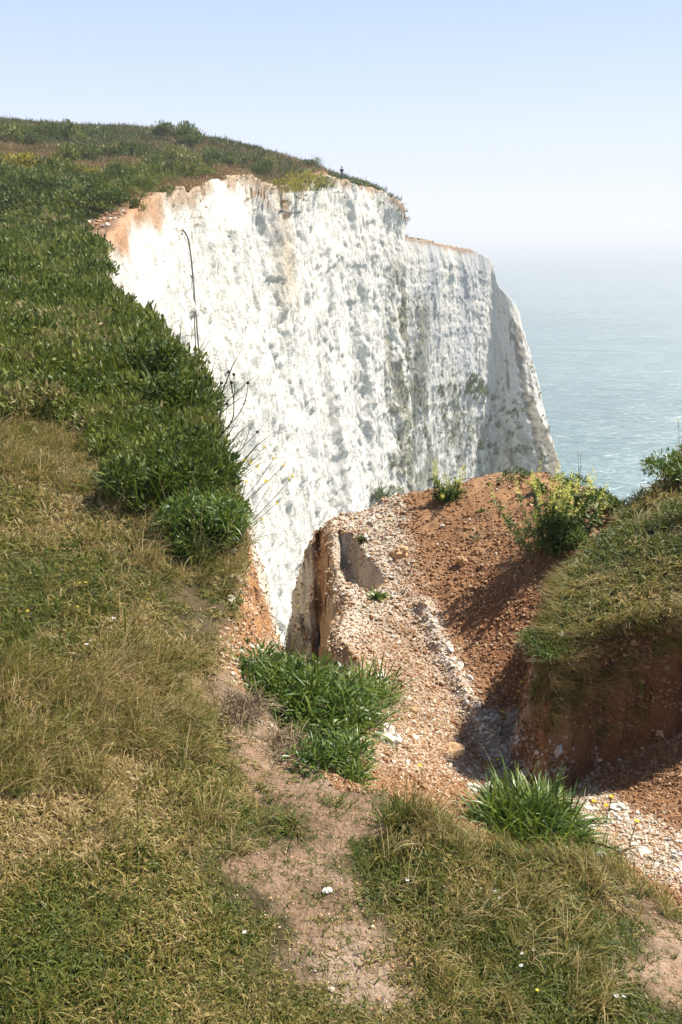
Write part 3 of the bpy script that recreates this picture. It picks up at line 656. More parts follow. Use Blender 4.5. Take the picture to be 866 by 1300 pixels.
# green herbs and scrub of the left bank and the hill
herb = [Acc().add(*dome(330, rng, 1, .95, .19, .085, lumps=8)).mesh('herb_mound', M_HERB) for _ in range(6)] + \
       [Acc().add(*fountain(200, rng, .9, .028, .7, 1.0, .6)).mesh('herb_fountain', M_HERB) for _ in range(1)]
herbc = protos('herb_mounds', herb)
HERB = hits([(-40, 225), (60, 225), (190, 262), (165, 285), (115, 300), (118, 340), (150, 400), (220, 450), (262, 500), (280, 560), (300, 620), (308, 690), (270, 700), (215, 668), (150, 640), (135, 560), (70, 532), (-60, 535), (-60, 400)])
x, y = polar(20000, 3.6, 112, -26, 2); z, g, bare, sl, d, wb = masks(x, y); dist = np.hypot(x, y)
hv = sdist(HERB, x, y) + .07 * dist * fbm(x * .25, y * .25, seed=56, octv=4); nn = fbm(x * .8, y * .8, seed=57) * 1.0 + .4 * fbm(x * 3, y * 3, seed=58)
k = (hv > -.02 * dist) & (g > .04) & (sl > .03) & (nn > -.12 - .6 * sstep(.35, .1, hv / dist * 6) * 0) & (sdist(BARE_FAR, x, y) < -.2)
k |= (hv > 0) & (g > .04) & (sl > .05) & (sl < .5 + .02 * dist) & (sdist(BARE_FAR, x, y) < -.3) & (rng.random(len(x)) < .28)
k |= (dist > 40) & (sl > 1) & (fbm(x * .15, y * .15, seed=64) > .28) & (rng.random(len(x)) < .5) & (sdist(BARE_FAR, x, y) < -.5)
s = rng.uniform(.018, .06, len(x)) * dist ** .8 * .85 * np.where(dist > 30, .8, 1)
scatter('scrub', np.stack([x, y, z - .02], 1)[k], rz(k.sum(), tilt=.2), np.stack([s, s, s * rng.uniform(.8, 1.7, len(s))], 1)[k], np.clip(.28 + .8 * fbm(x * .6, y * .6, seed=59) + rng.normal(0, .25, len(x)), 0, 1)[k],
        herbc, 7, label='dense green herbs and scrub covering the bank above the cliff')

# rough grass of the far slope
farg = [Acc().add(*tuft(26, .5, .05, .55, 1.1, .8)).mesh('rough_tuft', M_ROUGH) for _ in range(5)]
x, y = polar(52000, 12, 165, -29, 6); z, g, bare, sl, d, wb = masks(x, y); dist = np.hypot(x, y)
ok = (sl > -.3) & (sdist(BARE_FAR, x, y) < -.1) 
bp1 = np.hypot(x - D(68, 205, 66)[0], (y - 66) * .25); bp2 = np.hypot(x - D(0, 210, 62)[0], (y - 62) * .3)
ok &= (bp1 > .8) & (bp2 > 1.3)
s = rng.uniform(.010, .019, len(x)) * dist ** .92 * 1.1
grn = fbm(x * .07, y * .07, seed=61) * .8 + fbm(x * .3, y * .3, seed=62) * .6
tint = np.clip(.46 + grn + rng.normal(0, .12, len(x)) - .3 * sstep(45, 25, dist) + .02 * sstep(92, 60, dist) * sstep(45, 60, dist) - .25 * sstep(90, 102, dist), 0, 1)
scatter('meadow_grass', np.stack([x, y, z], 1)[ok], rz(ok.sum(), tilt=.1), np.stack([s, s, s], 1)[ok], tint[ok], protos('rough_tufts', farg), 5,
        label='rough brown and green grass covering the hill above the cliff')

# gravel and clods
def stone_mesh(name, mat, r, sub=1, sq=.65, jit=.45):
    V, Q, T = ball((0, 0, 0), 1, sub, sq, jit, r); V = V * np.array([1, r.uniform(.65, .95), 1]); return mk_mesh(name, V, [T], smooth=False, mat=mat)
stones = [stone_mesh('pebble', M_STONE, rng, sub=1, sq=.6, jit=.8) for i in range(6)]
x, y = polar(230000, 1.7, 8.0, -14, 44)
xe, ye = polar(300000, 2.6, 5.0, -8, 29); e_ = sdist(BANK, xe, ye); e_ = (e_ > -.09) & (e_ < .03); x, y = np.r_[x, xe[e_]], np.r_[y, ye[e_]]
z, g, bare, sl, d, wb = masks(x, y); dist = np.hypot(x, y)
k = (g < .02) & (d < .5) & (dist > 2.0)
n2 = fbm(x * 14, y * 14, seed=22)
white = np.clip(sstep(-.15, .12, sdist(SCREE, x, y) + .12 * n2) * .36 + sstep(-.05, .05, sdist(WHITE_LOW, x, y) + .08 * n2) * .6 + np.exp(-(ldist(STONE_LINE, x, y) / .07) ** 2) * .6 + .035, 0, .85)
white = np.where(x < -.12, .5, np.maximum(white, .62 * sstep(-.1, .08, sdist(CHALKY, x, y) + .1 * n2)))
white *= 1 - .9 * sstep(.1, .5, wb)
isw = rng.random(len(x)) < white
size = np.exp(rng.normal(0, .45, len(x))) * np.where(isw, .0050, .0046) * (dist / 3.5) ** .7
smooth_top = sstep(5.3, 6.2, dist) * (x > .6); k &= rng.random(len(x)) > smooth_top * .75
size = np.minimum(size, .02)
tint = np.where(isw, rng.uniform(.58, .95, len(x)), rng.uniform(0, .5, len(x)))
scatter('gravel', np.stack([x, y, z + size * .2], 1)[k], rng.random((k.sum(), 3)) * 6.28 * np.array([.12, .12, 1]), np.stack([size] * 3, 1)[k], tint[k], protos('pebbles', stones), 6,
        label='loose chalk gravel and red earth clods in the gully')
bb_ = np.array([q_[:2] for q_ in BARE_FAR]); x, y = rng.uniform(bb_[:, 0].min() - 1, bb_[:, 0].max() + 1.5, 4200), rng.uniform(bb_[:, 1].min() - 1, bb_[:, 1].max() + 1, 4200)
z, g, bare, sl, d, wb = masks(x, y); k = (sdist(BARE_FAR, x, y) > -.5) & (sl > -.3); size = np.exp(rng.normal(0, .6, len(x))) * .045
scatter('earth_clods', np.stack([x, y, z], 1)[k], rz(k.sum()), np.stack([size] * 3, 1)[k], np.where(rng.random(len(x)) < .22, .85, .35)[k], protos('clods', stones), 6, label='earth clods and chalk bits on the bare patch at the cliff head')
# small stones on the trodden paths
x, y = polar(7000, 1.2, 3.2, -20, 26); z, g, bare, sl, d, wb = masks(x, y)
k = (bare > -.01) & (g > -.05); size = np.exp(rng.normal(0, .55, len(x))) * .0016
scatter('path_gravel', np.stack([x, y, z + size * .2], 1)[k], rz(k.sum()), np.stack([size] * 3, 1)[k], np.where(rng.random(len(x)) < .4, .72, .4)[k], protos('path_pebbles', stones), 6,
        label='tiny chalk chips scattered on the trodden path')

# ------------------------------------------------------------------ sight-line helpers for things on the cliffs
def bvh(V, F): return BVHTree.FromPolygons([tuple(v) for v in V], [tuple(int(i) for i in f) for f in F])
bA, bB = bvh(VA, FA), bvh(VB, FB)
def cliff_hit(px, py):
    r = Vector(ray(px, py)).normalized(); best = None
    for b in (bA, bB):
        h = b.ray_cast(Vector((0, 0, EYE)), r)
        if h[0] is not None and (best is None or h[3] < best[3]): best = h
    return best

# ------------------------------------------------------------------ the plants one can tell apart
def plant(name, cat, label, px, py, parts, group=None, sink=.0, y1=170.):
    p = hit(px, py, y1)
    if name == 'slope_shrub' and px > 335:
        ch_ = cliff_hit(px, py)
        if ch_ is not None: p = tuple(ch_[0] + Vector((.5, -.8, .1)))
    o = thing(name, label, cat, (p[0], p[1], p[2] - sink), group)
    for nm, me in parts(p): link(nm, me, o)
    return o
def px2m(px, p): return px * np.hypot(p[1], EYE - p[2]) / FPX
def P_lance(w, n, bend=.8, mat=None, seed=0, prof='lance', W=.07, rad=.3, spread=1.2, segs=5, extra=0, name='foliage'):
    def f(p):
        r = np.random.default_rng(seed); m = px2m(w, p) / 2
        V, Q, T, a = fountain(n, r, 1.0, W, rad, spread, bend, prof, segs); out = [(name, Acc().add(V * m, Q, T, a).mesh(name, mat or M_LANCE))]
        if extra:
            V, Q, T, a = fountain(extra, r, 1.15, W * .45, rad * 1.3, 1.5, 1.1, 'grass', 4); out.append(('dead_leaf', Acc().add(V * m, Q, T, a).mesh('dead_leaf', M_DRY)))
        return out
    return f
def P_mix(w, hf, nd, nl, seed, mat=None, mat2=None, L=.13, W=.035, dead=60):
    def f(p):
        r = np.random.default_rng(seed); m = px2m(w, p) / 2; A = Acc()
        V, Q, T, a = dome(nd, r, 1, hf, L, W, 'lance', 13, bend=.6); A.add(V * m, Q, T, a * .8)
        c = r.uniform(-.6, .6, (14, 2))                         # several smaller leaf fans at different heights
        for cx, cy in c:
            V, Q, T, a = fountain(nl // 14, r, r.uniform(.3, .6), .022, .22, 1.15, .9, 'lance', 4); V = V + np.array([cx, cy, hf * r.uniform(.0, .55) * (1 - .6 * np.hypot(cx, cy))]); A.add(V * m, Q, T, .2 + a * .8)
        V, Q, T, a = fountain(dead, r, 1.0 * hf + .1, .016, .8, .8, .7, 'grass', 4); out = [('foliage', A.mesh('foliage', mat or M_LANCE))]
        return out + [('dead_leaf', Acc().add(V * m, Q, T, a).mesh('dead_leaf', M_DRY))]
    return f
def P_dome(w, hfac, n, seed, mat=None, L=.2, W=.08, prof='oval', lumps=8, fine=0):
    def f(p):
        r = np.random.default_rng(seed); m = px2m(w, p) / 2
        V, Q, T, a = dome(n, r, 1, hfac, L, W, prof, lumps); A = Acc().add(V * m, Q, T, a)
        if fine: V, Q, T, a = fountain(fine, r, 1.0 * hfac + .25, .03, .8, .7, .5, 'grass', 3); A.add(V * m, Q, T, a)
        return [('foliage', A.mesh('foliage', mat or M_HERB))]
    return f
plant('grass_tussock', 'plant', 'large bright green leafy tussock filling the head of the narrow gully', 392, 912, P_mix(190, .75, 1500, 1700, 1, dead=130))
plant('grass_tussock', 'plant', 'green leafy tussock at the lower end of the gully head beside the bare earth lip', 425, 978, P_mix(130, .8, 800, 900, 2, dead=60, W=.045, L=.16))
plant('grass_tussock', 'plant', 'loose green tussock on the right of the gully head against the pale scree', 462, 905, P_mix(130, .7, 600, 700, 3, dead=30, W=.045, L=.16))
plant('grass_tussock', 'plant', 'green tussock at the upper left of the gully head below the cream scree', 325, 872, P_mix(130, .7, 700, 800, 4, dead=120, W=.045, L=.16))
plant('dead_grass_clump', 'plant', 'brown dead grass and roots hanging under the left side of the gully tussock', 305, 902, P_lance(95, 500, 1.2, M_TANGLE, 24, 'grass', .02, .6, 1.5))
plant('dead_grass_clump', 'plant', 'dark tangle of dead stems under the lower left of the gully tussock', 358, 950, P_lance(90, 500, 1.2, M_TANGLE, 25, 'grass', .02, .6, 1.5))
plant('grass_tussock', 'plant', 'sparse upright stems at the right edge of the gully tussock over the scree', 480, 880, P_lance(110, 70, .3, M_LANCE, 26, 'lance', .03, .5, .8))
plant('grass_tussock', 'plant', 'thin dark upright stems at the back of the gully tussock against the white cliff', 350, 835, P_lance(90, 40, .2, M_GRASS, 27, 'grass', .03, .6, .6))
plant('leafy_rosette', 'plant', 'dense dark green rosette of broad strap leaves at the foot of the gully', 668, 1062, P_lance(140, 1500, .75, seed=5, W=.036, rad=.7, spread=1.15, extra=60))
plant('grass_tuft', 'plant', 'thin grass tuft on the lip just right of the strap leaved rosette', 762, 1088, P_lance(90, 120, 1.0, M_GRASS, 6, 'grass', .03, .4))
plant('grass_tuft', 'plant', 'brownish wispy grass tuft standing at the top of the path beside the gully', 512, 1045, P_lance(95, 260, .35, M_GRASS, 7, 'grass', .022, .45, .75))
plant('grass_tuft', 'plant', 'low spiky green tuft at the left edge of the bare path', 368, 1050, P_lance(75, 130, .9, M_GRASS, 8, 'grass', .035, .4))
plant('grass_tuft', 'plant', 'small round green tuft at the head of the path', 424, 1022, P_lance(42, 80, .8, M_GRASS, 9, 'grass', .05, .5))
plant('herb_clump', 'plant', 'spiky green and red herb clump on the left tip of the earth spur', 478, 634, P_lance(56, 150, .6, M_HERB, 10, W=.06, rad=.5))
plant('herb_clump', 'plant', 'small round green herb just behind the spiky clump on the spur tip', 504, 626, P_dome(28, .7, 160, 11))
plant('herb_clump', 'plant', 'low green herb on the spur crest left of its bare brown top', 570, 632, P_lance(48, 110, .6, M_HERB, 12, W=.05, rad=.5))
plant('herb_clump', 'plant', 'bushy green herb on the bare brown crest of the spur', 655, 610, P_dome(50, .62, 300, 13, L=.22, W=.06, prof='lance'))
plant('herb_clump', 'plant', 'tiny green sprig alone on the brown upper slope of the spur', 611, 650, P_lance(18, 34, .6, M_HERB, 14, W=.08))
plant('herb_clump', 'plant', 'small yellowish green tuft low on the smooth brown slope', 604, 684, P_lance(28, 60, .5, M_GREY, 15, 'grass', .04, .5))
plant('leafy_rosette', 'plant', 'small dark green rosette on the cream scree above the shaded hollow', 460, 688, P_lance(28, 50, .5, M_HERB, 16, W=.12, rad=.2))
plant('leafy_rosette', 'plant', 'small bright green rosette on the cream scree below the shaded hollow', 479, 760, P_lance(36, 60, .6, M_LANCE, 17, W=.13, rad=.2))
plant('leafy_shrub', 'shrub', 'dark glossy green shrub behind the yellow spiked plant', 762, 655, P_dome(76, 1.0, 1100, 18, L=.18, W=.055, prof='lance'))
plant('leafy_shrub', 'shrub', 'bright green upright leafy shrub left behind the yellow spiked plant', 722, 628, P_dome(60, 1.0, 700, 19, M_LANCE, L=.2, W=.05, prof='lance'))
plant('leafy_shrub', 'shrub', 'low green shrub where the dark shrub meets the grassy bank', 800, 655, P_dome(36, .7, 160, 20))
plant('leafy_shrub', 'shrub', 'bright green cushion shrub at the seaward top of the right bank', 855, 612, P_dome(100, .8, 1500, 21, M_LANCE, L=.15, W=.045, prof='lance', lumps=12))
plant('leafy_shrub', 'shrub', 'second green cushion shrub below the topmost one on the right bank', 872, 655, P_dome(80, .6, 900, 22, L=.13, W=.045))
plant('grass_tussock', 'plant', 'pale tipped grass tussock hanging in the shade of the right bank overhang', 700, 826, P_mix(95, .5, 500, 500, 23, M_HERB, L=.16, W=.03, dead=90))
# bushes along the left rim
for i, (px, py, w, hf, lab) in enumerate([
        (258, 690, 150, 1.15, 'bright green bushy tussock on the rim beside the cream scree, lowest of the rim bushes'),
        (205, 640, 140, 1.15, 'dark green leafy bush on the rim behind the dry grass'),
        (245, 610, 140, 1.1, 'green grassy bush on the rim with thin yellow flower stems leaning from it'),
        (230, 530, 130, 1.1, 'broad leaved green bush on the rim below the hanging cables'),
        (170, 560, 110, .8, 'low dark green bush inland of the rim bushes beside the pale turf'),
        (185, 490, 130, 1.1, 'green bush on the rim with brown stems rising from it'),
        (158, 448, 100, 1.1, 'rounded green bush high on the rim near the earthy hollow'),
        (60, 470, 120, .6, 'dark green herb bush among the grass in the left middle'),
        (20, 500, 90, .6, 'low dark bush at the left edge of the photo above the pale turf')]):
    if i == 0: plant('rim_bush', 'bush', lab, px, py, P_mix(w, hf, 1900, 1200, 30 + i, M_LANCE if i == 0 else M_HERB, dead=70), 'bushes along the left rim')
    else: plant('rim_bush', 'bush', lab, px, py, P_dome(w, hf, 1900, 30 + i, L=.13, W=.05, prof='oval' if i % 2 else 'lance', lumps=12, fine=160), 'bushes along the left rim')
# shrubs further up the left slope
for i, (px, py, w, mat, lab) in enumerate([
        (60, 440, 90, None, 'rounded green shrub inland of the upper rim bushes'), (118, 470, 80, None, 'dark shrub between the two rows of rim bushes'), (10, 440, 80, None, 'green shrub cut by the left edge of the photo above the pale turf'),
        (85, 515, 90, None, 'low dark shrub where the green bank meets the pale turf'), (70, 372, 70, None, 'mid green shrub left of the dark roots'), (10, 350, 60, None, 'green shrub at the left edge halfway up the bank'),
        (20, 275, 60, None, 'dark green shrub at the left edge below the pale yellow flowers'), (60, 250, 60, None, 'dark green shrub left of the yellow dotted bushes on the slope'),
        (110, 250, 50, None, 'green bush dotted with small yellow flowers above the earthy hollow'), (140, 262, 44, None, 'dark green shrub hanging over the bare brown earth at the cliff head'),
        (40, 330, 70, None, 'mid green shrub on the slope left of the cliff head'), (95, 350, 60, None, 'olive shrub with yellow flowers beside the dark roots'),
        (100, 400, 80, None, 'spreading green shrub on the rim below the dark roots'), (30, 400, 80, None, 'dense green shrub at the left side halfway up the slope'),
        (25, 220, 46, M_YSCRUB, 'pale yellow flowering bush at the far left under the hilltop'),
        (358, 246, 34, M_YSCRUB, 'yellow flowering scrub hanging over the cliff edge, left one of the yellow pair'), (380, 244, 48, M_YSCRUB, 'yellow flowering scrub on the cliff edge, right one of the yellow pair'),
        (404, 240, 26, None, 'dark green scrub drooping over the cliff edge right of the yellow scrub'),
        (112, 232, 40, M_YSCRUB, 'bush speckled with yellow flowers in the middle of the green slope'), (160, 226, 26, M_YSCRUB, 'small yellow speckled bush right of the middle of the green slope'),
        (168, 268, 30, None, 'small green shrub clinging to the top right of the bare earth'), (205, 250, 26, None, 'low shrub on the rim between the bare earth and the pale cliff top'), (108, 318, 40, None, 'green shrub spilling over the lower left of the bare earth'),
        (330, 222, 26, None, 'low green shrub on the rim left of the yellow scrub'),
        (240, 185, 26, None, 'small dark bush on the skyline of the hill'), (395, 214, 24, None, 'dark bush on the skyline nearest the distant person')]):
    plant('slope_shrub', 'shrub', lab, px, py, P_dome(w * 1.3, .85, 1000, 60 + i, mat, L=.12, W=.05, lumps=13, fine=90), 'shrubs on the hillside')
# low scrub strip on the headland top beside the person
plant('slope_shrub', 'shrub', 'dark low scrub on the cliff top just right of the distant person', 452, 237, P_dome(34, .4, 240, 80, L=.2, W=.09), 'shrubs on the hillside')

# wild mignonette with its yellow-green spikes
def spike(base, d, L, r):
    n = 50; t = r.random(n); a = r.random(n) * 6.28; dd = unit(np.array(d)); q = .13 * L * (1 - t) ** .6 + .02 * L
    A = unit(np.cross(dd, [0.2, 1, 0])); B = np.cross(dd, A); o_ = np.cos(a)[:, None] * A + np.sin(a)[:, None] * B
    P = np.array(base) + dd * (t * L)[:, None] + o_ * (q * .25)[:, None]
    return leaves(P, o_ + dd * .5, q * 1.2, .05 * L, .2, 2, 'oval', r=r)
def mignonette(label, px, py, w, h, n, seed, group='yellow spiked plants on the spur', pts=None):
    r = np.random.default_rng(seed); p = hit(px, py); k = px2m(1, p); o = thing('mignonette', label, 'plant', p, group); S = Acc(); Lv = Acc()
    pts = pts or [(r.normal(0, w * .33), r.uniform(.45, 1.0) * h) for _ in range(n)]
    for (dx, hh) in pts:
        b = np.array([dx * .35 + r.normal(0, 3), r.normal(0, w * .15), 0]) * k; t = np.array([dx, r.normal(0, w * .16), hh - 14]) * k
        P = curve([b, b * .5 + t * .5 + np.array([dx * .1 * k, 0, 4 * k]), t]); V, Q, T = tube(P, .0035, .002, 4); S.add(V, Q, T, r.random())
        d = unit(P[-1] - P[-2]) + np.array([0, 0, .6]); V, Q, T, a = spike(P[-1], d, (22 + r.uniform(0, 12)) * k, r); link('flower_spike', Acc().add(V, Q, T, a).mesh('flower_spike', M_PALEY), o)
        m = 44; tt = r.uniform(.05, .95, m); bp = np.stack([np.interp(tt, np.linspace(0, 1, len(P)), P[:, j]) for j in range(3)], 1)
        Lv.add(*leaves(bp, r.normal(0, 1, (m, 3)) + [0, 0, .5], k * 12 * r.uniform(.5, 1.2, m), k * 2.2, .6, 3, 'lance', r=r))
    link('stem', S.mesh('stem', M_STEM), o); link('foliage', Lv.mesh('foliage', M_MIG), o); return o
mignonette('large yellow spiked plant in full flower beside the grassy bank', 702, 700, 84, 98, 32, 3)
V_, Q_, T_, a_ = dome(2600, np.random.default_rng(9), 1, 1.0, .13, .028, 'lance', 12); pm = hit(702, 700)
mg = [o for o in C.objects if o.name == 'mignonette'][0]; link('leafy_base', Acc().add(V_ * px2m(50, pm), Q_, T_, a_).mesh('leafy_base', M_MIG), mg)
mignonette('smaller yellow spiked plant right behind the large one', 742, 672, 26, 80, 8, 4)
mignonette('thin yellow spikes beside the low herb on the spur crest', 566, 634, 44, 40, 7, 5)
mignonette('single thin yellow spike between the brown crest and the bushy herb', 684, 626, 8, 34, 3, 6)

def flower_at(A_p, A_c, c, d, r, rg, n=9, mat_c=None):
    d = unit(np.array(d, float)); A = unit(np.cross(d, [.1, 1, .3])); B = np.cross(d, A); a = np.linspace(0, 2 * np.pi, n, endpoint=False) + rg.random() * 6
    o_ = np.cos(a)[:, None] * A + np.sin(a)[:, None] * B; P = np.array(c) + o_ * r * .15
    A_p.add(*leaves(P, o_ + d * .35, r, r * .75, .1, 2, 'oval', r=rg, twist=0)); V, Q, T = ball(c, r * .32, 1, .7); A_c.add(V, Q, T, rg.random())
# stems leaning out over the edge (given at one depth: they all grow on the same rim)
def zp(zx, zy, dep): return np.array(D(230 + zx / 5.094, 450 + zy / 5.094, dep))
def tallplant(name, label, cat, base, stems, kind, group=None, leafy=0, seed=0, head=.009, stem_mat=None, rad=.0035):
    r = np.random.default_rng(seed); o = thing(name, label, cat, tuple(base), group); S = Acc(); Lf = Acc()
    for st in stems:
        P = curve([np.array(q) - base for q in st[0]]); V, Q, T = tube(P, rad * st[2] if len(st) > 2 else rad, rad * .5, 5); S.add(V, Q, T, r.random())
        if st[1]:
            d = unit(P[-1] - P[-3])
            if kind == 'seed': V, Q, T = ball(P[-1] + d * head * .6, head, 2, 1.1, .25, r); link('seed_head', Acc().add(V, Q, T, r.random()).mesh('seed_head', M_SEED), o)
            else:
                A1, A2 = Acc(), Acc(); flower_at(A1, A2, P[-1], d + r.normal(0, .25, 3), head * 1.5, r, 8); f_ = link('flower_head', A1.mesh('flower_head', M_YELLOW), o); link('flower_centre', A2.mesh('flower_centre', M_YELLOW), f_)
        if leafy:
            m = leafy; tt = r.uniform(.05, .9, m); bp = np.stack([np.interp(tt, np.linspace(0, 1, len(P)), P[:, j]) for j in range(3)], 1)
            Lf.add(*leaves(bp, r.normal(0, 1, (m, 3)) + [.2, 0, .6], .03 * r.uniform(.5, 1.3, m), .005, .5, 3, 'lance', r=r))
    link('stem', S.mesh('stem', stem_mat or M_STEM), o)
    if leafy: link('foliage', Lf.mesh('foliage', M_HERB), o)
    return o
q = lambda *pts, d=5.3: [zp(a, b, d) for a, b in pts]
tallplant('knapweed', 'brown stemmed dead knapweed with round dark seed heads against the white cliff', 'plant', zp(150, 650, 5.3),
          [(q((150, 650), (190, 600), (250, 530), (320, 450), (343, 390), (340, 290), (327, 190)), 1, 2.2), (q((341, 330), (345, 220), (341, 135)), 1, .9), (q((333, 250), (318, 170), (310, 120)), 1, .9),
           (q((325, 445), (370, 395), (405, 330), (425, 260), (432, 190)), 1, 1.1), (q((262, 515), (250, 420), (258, 300), (262, 190)), 1, 1), (q((262, 515), (285, 430), (292, 380), (297, 325)), 1, .8),
           (q((300, 470), (345, 470), (375, 455)), 0, .7), (q((200, 590), (195, 560), (240, 500)), 0, .7)], 'seed', leafy=7, seed=1, head=.0105, stem_mat=M_DARKSTEM)
tallplant('knapweed', 'smaller dead knapweed stem with one dark head leaning out below the taller one', 'plant', zp(255, 730, 5.1),
          [(q((255, 730), (300, 690), (350, 655), (420, 580), (490, 505), d=5.1), 1, 1.3), (q((405, 590), (430, 530), (446, 462), d=5.1), 0, .8), (q((350, 655), (330, 620), (312, 605), d=5.1), 0, .8), (q((270, 640), (330, 590), (380, 560), d=5.1), 0, .6)],
          'seed', leafy=5, seed=2, head=.0095, stem_mat=M_DARKSTEM)
tallplant('knapweed', 'two short dead knapweed heads above the rim bush beside the cables', 'plant', zp(120, 260, 6.2),
          [(q((120, 260), (130, 170), (134, 95), d=6.2), 1, 1), (q((130, 270), (150, 200), (160, 150), d=6.2), 1, 1)], 'seed', leafy=3, seed=3, head=.0105, stem_mat=M_DARKSTEM)
hawk = [('yellow flowered stems leaning out nearest the knapweed', (310, 830), [(412, 685), (450, 695), (495, 725), (540, 600)]),
        ('long yellow flowered stems reaching furthest out over the cliff', (370, 985), [(598, 675), (665, 718), (548, 820), (420, 825)]),
        ('lowest yellow flowered stems leaning out below the rim bush', (400, 1130), [(722, 790), (620, 960), (520, 1065), (700, 815)])]
for i, (lab, b, fl) in enumerate(hawk):
    dd = 4.95 - .12 * i; base = zp(b[0] - 30, b[1] + 30, dd)
    tallplant('hawkweed', lab, 'plant', base, [([base, zp(b[0] + (fx - b[0]) * .5, b[1] + (fy - b[1]) * .5 + 14, dd), zp(fx, fy, dd)], 1, .6) for fx, fy in fl], 'flower', 'yellow flowers leaning out from the rim', 3, 10 + i, .0105)
# flowers in the gully and on the banks: pixel of base, pixel offset of heads
for i, (bx, by, heads, lab) in enumerate([
        (658, 925, [(-1, -62), (-4, -50)], 'tall thin yellow flower standing in the shade of the gully'), (636, 930, [(0, -28), (2, -20)], 'short yellow flower in front of the white stone line'),
        (632, 985, [(-1, -22)], 'yellow flower just above the strap leaved rosette'), (770, 1045, [(-3, -24), (2, -36), (-18, -30)], 'yellow flowers right of the strap leaved rosette'),
        (798, 1078, [(5, -38)], 'orange yellow flower on a dark stem among the white stones'), (492, 930, [(-18, -22)], 'yellow flower in the right side of the gully tussock'),
        (536, 985, [(-3, -14)], 'yellow flower on the orange scree near the path head'), (680, 705, [(0, -6)], 'low yellow flower below the yellow spiked plant'),
        (735, 625, [(-6, -52), (-2, -50)], 'pale yellow flower on a thin stem rising above the spur against the sea'), (838, 600, [(-20, -40), (-42, -34)], 'thin yellow flower stems at the top of the right bank'),
        (862, 590, [(-8, -55), (0, -70), (6, -60)], 'tall dry stems at the right edge of the photo above the bank'), (386, 818, [(-6, -50)], 'small yellow flower over the notch against the white cliff'),
        (96, 275, [(-3, -12), (2, -10)], 'orange yellow flowers beside the bare earth at the cliff head')]):
    p = np.array(hit(bx, by, 60)); k_ = px2m(1, p); tallplant('yellow_flower', lab, 'flower', p, [([p, p + np.array([hx * .4, .3, -hy * .5]) * k_, p + np.array([hx, 0, -hy * 1.05]) * k_], 1, .55) for hx, hy in heads],
        'flower', None, 3, 40 + i, .006 if by > 500 else .08, rad=.0028 if by > 500 else .02)
# little flowers in the turf
fm = []
for kind, mt in (('white', M_WHITE), ('yellow', M_YELLOW)):
    A1, A2 = Acc(), Acc(); flower_at(A1, A2, (0, 0, .022), (0, -.1, 1), .0075, rng, 11); S = Acc(); V, Q, T = tube([(0, 0, 0), (.002, 0, .012), (0, 0, .022)], .001, .001, 4); S.add(V, Q, T, .5)
    fm.append((A1.mesh('petals', mt), A2.mesh('flower_centre', M_YELLOW), S.mesh('stem', M_STEM)))
whites = [(118, 820), (124, 829), (112, 828), (158, 828), (170, 830), (144, 795), (128, 862), (185, 850), (95, 846), (134, 857), (676, 1214), (790, 1278), (780, 1276), (664, 1222), (662, 1238), (312, 1195), (517, 1130), (744, 1096), (636, 1150), (630, 1142)]
yel = [(38, 783), (88, 776), (97, 777), (190, 769), (102, 749), (110, 750), (680, 1268), (228, 655), (230, 640)]
for i, (px, py) in enumerate(whites + yel):
    a_, b_, c_ = fm[0 if i < len(whites) else 1]; p = hit(px, py)
    o = thing('daisy' if i < len(whites) else 'buttercup', 'small white daisy open in the short turf' if i < len(whites) else 'small yellow flower open low in the turf', 'flower', (p[0], p[1], p[2] + .012), 'white daisies in the turf' if i < len(whites) else 'yellow flowers in the turf')
    o.rotation_euler = (rng.normal(0, .25), rng.normal(0, .25), rng.random() * 6); s_ = rng.uniform(.6, 1.0) * (p[1] / 2.4) ** .5; o.scale = (s_,) * 3
    for nm, me in (('petals', a_), ('flower_centre', b_), ('stem', c_)): link(nm, me, o)

# scrub growing on the headland face
def fan(px, py): return cliff_hit(480 + px / 3.33, 280 + py / 3.33)
sm_ = [Acc().add(*dome(150, rng, 1, .9, .3, .14)).mesh('foliage', M_HERB) for _ in range(4)]
spots = [(400, 690, 46), (372, 705, 34), (430, 700, 30), (450, 730, 24), (400, 725, 30), (485, 745, 20), (265, 645, 14), (262, 705, 20), (266, 728, 16), (300, 690, 14), (322, 703, 14), (342, 728, 18), (418, 752, 14), (470, 835, 18), (505, 862, 14),
         (555, 812, 14), (580, 808, 14), (415, 845, 12), (530, 790, 14), (440, 775, 14), (345, 1005, 18), (55, 1030, 24), (110, 995, 12), (155, 716, 18), (682, 968, 14), (600, 870, 16), (430, 945, 24), (465, 950, 22), (560, 905, 16), (625, 960, 18), (590, 960, 18), (500, 980, 16)]
for i, (a, b, w) in enumerate(spots):
    h_ = fan(a, b)
    if h_ is None: continue
    o = link('cliff_shrub', sm_[i % 4]); o.location = h_[0] - h_[1] * .1; o.rotation_euler = h_[1].to_track_quat('Z', 'X').to_euler(); k_ = w / 3.33 / FPX * h_[3] * .95; o.scale = (k_,) * 3
    o['category'] = 'shrub'; o['group'] = 'shrubs growing on the chalk headland'
    band = lambda q_: 'upper' if q_[1] < 760 else ('middle' if q_[1] < 900 else 'lower')
    row = sorted([q_ for q_ in spots[1:] if band(q_) == band((a, b))]); ords = 'first second third fourth fifth sixth seventh eighth ninth tenth eleventh twelfth thirteenth'.split()
    o['label'] = 'largest green shrub growing in the middle of the far headland face' if i == 0 else '%s small shrub from the left on the %s far headland face' % (ords[row.index((a, b, w))], band((a, b)))
pts = []
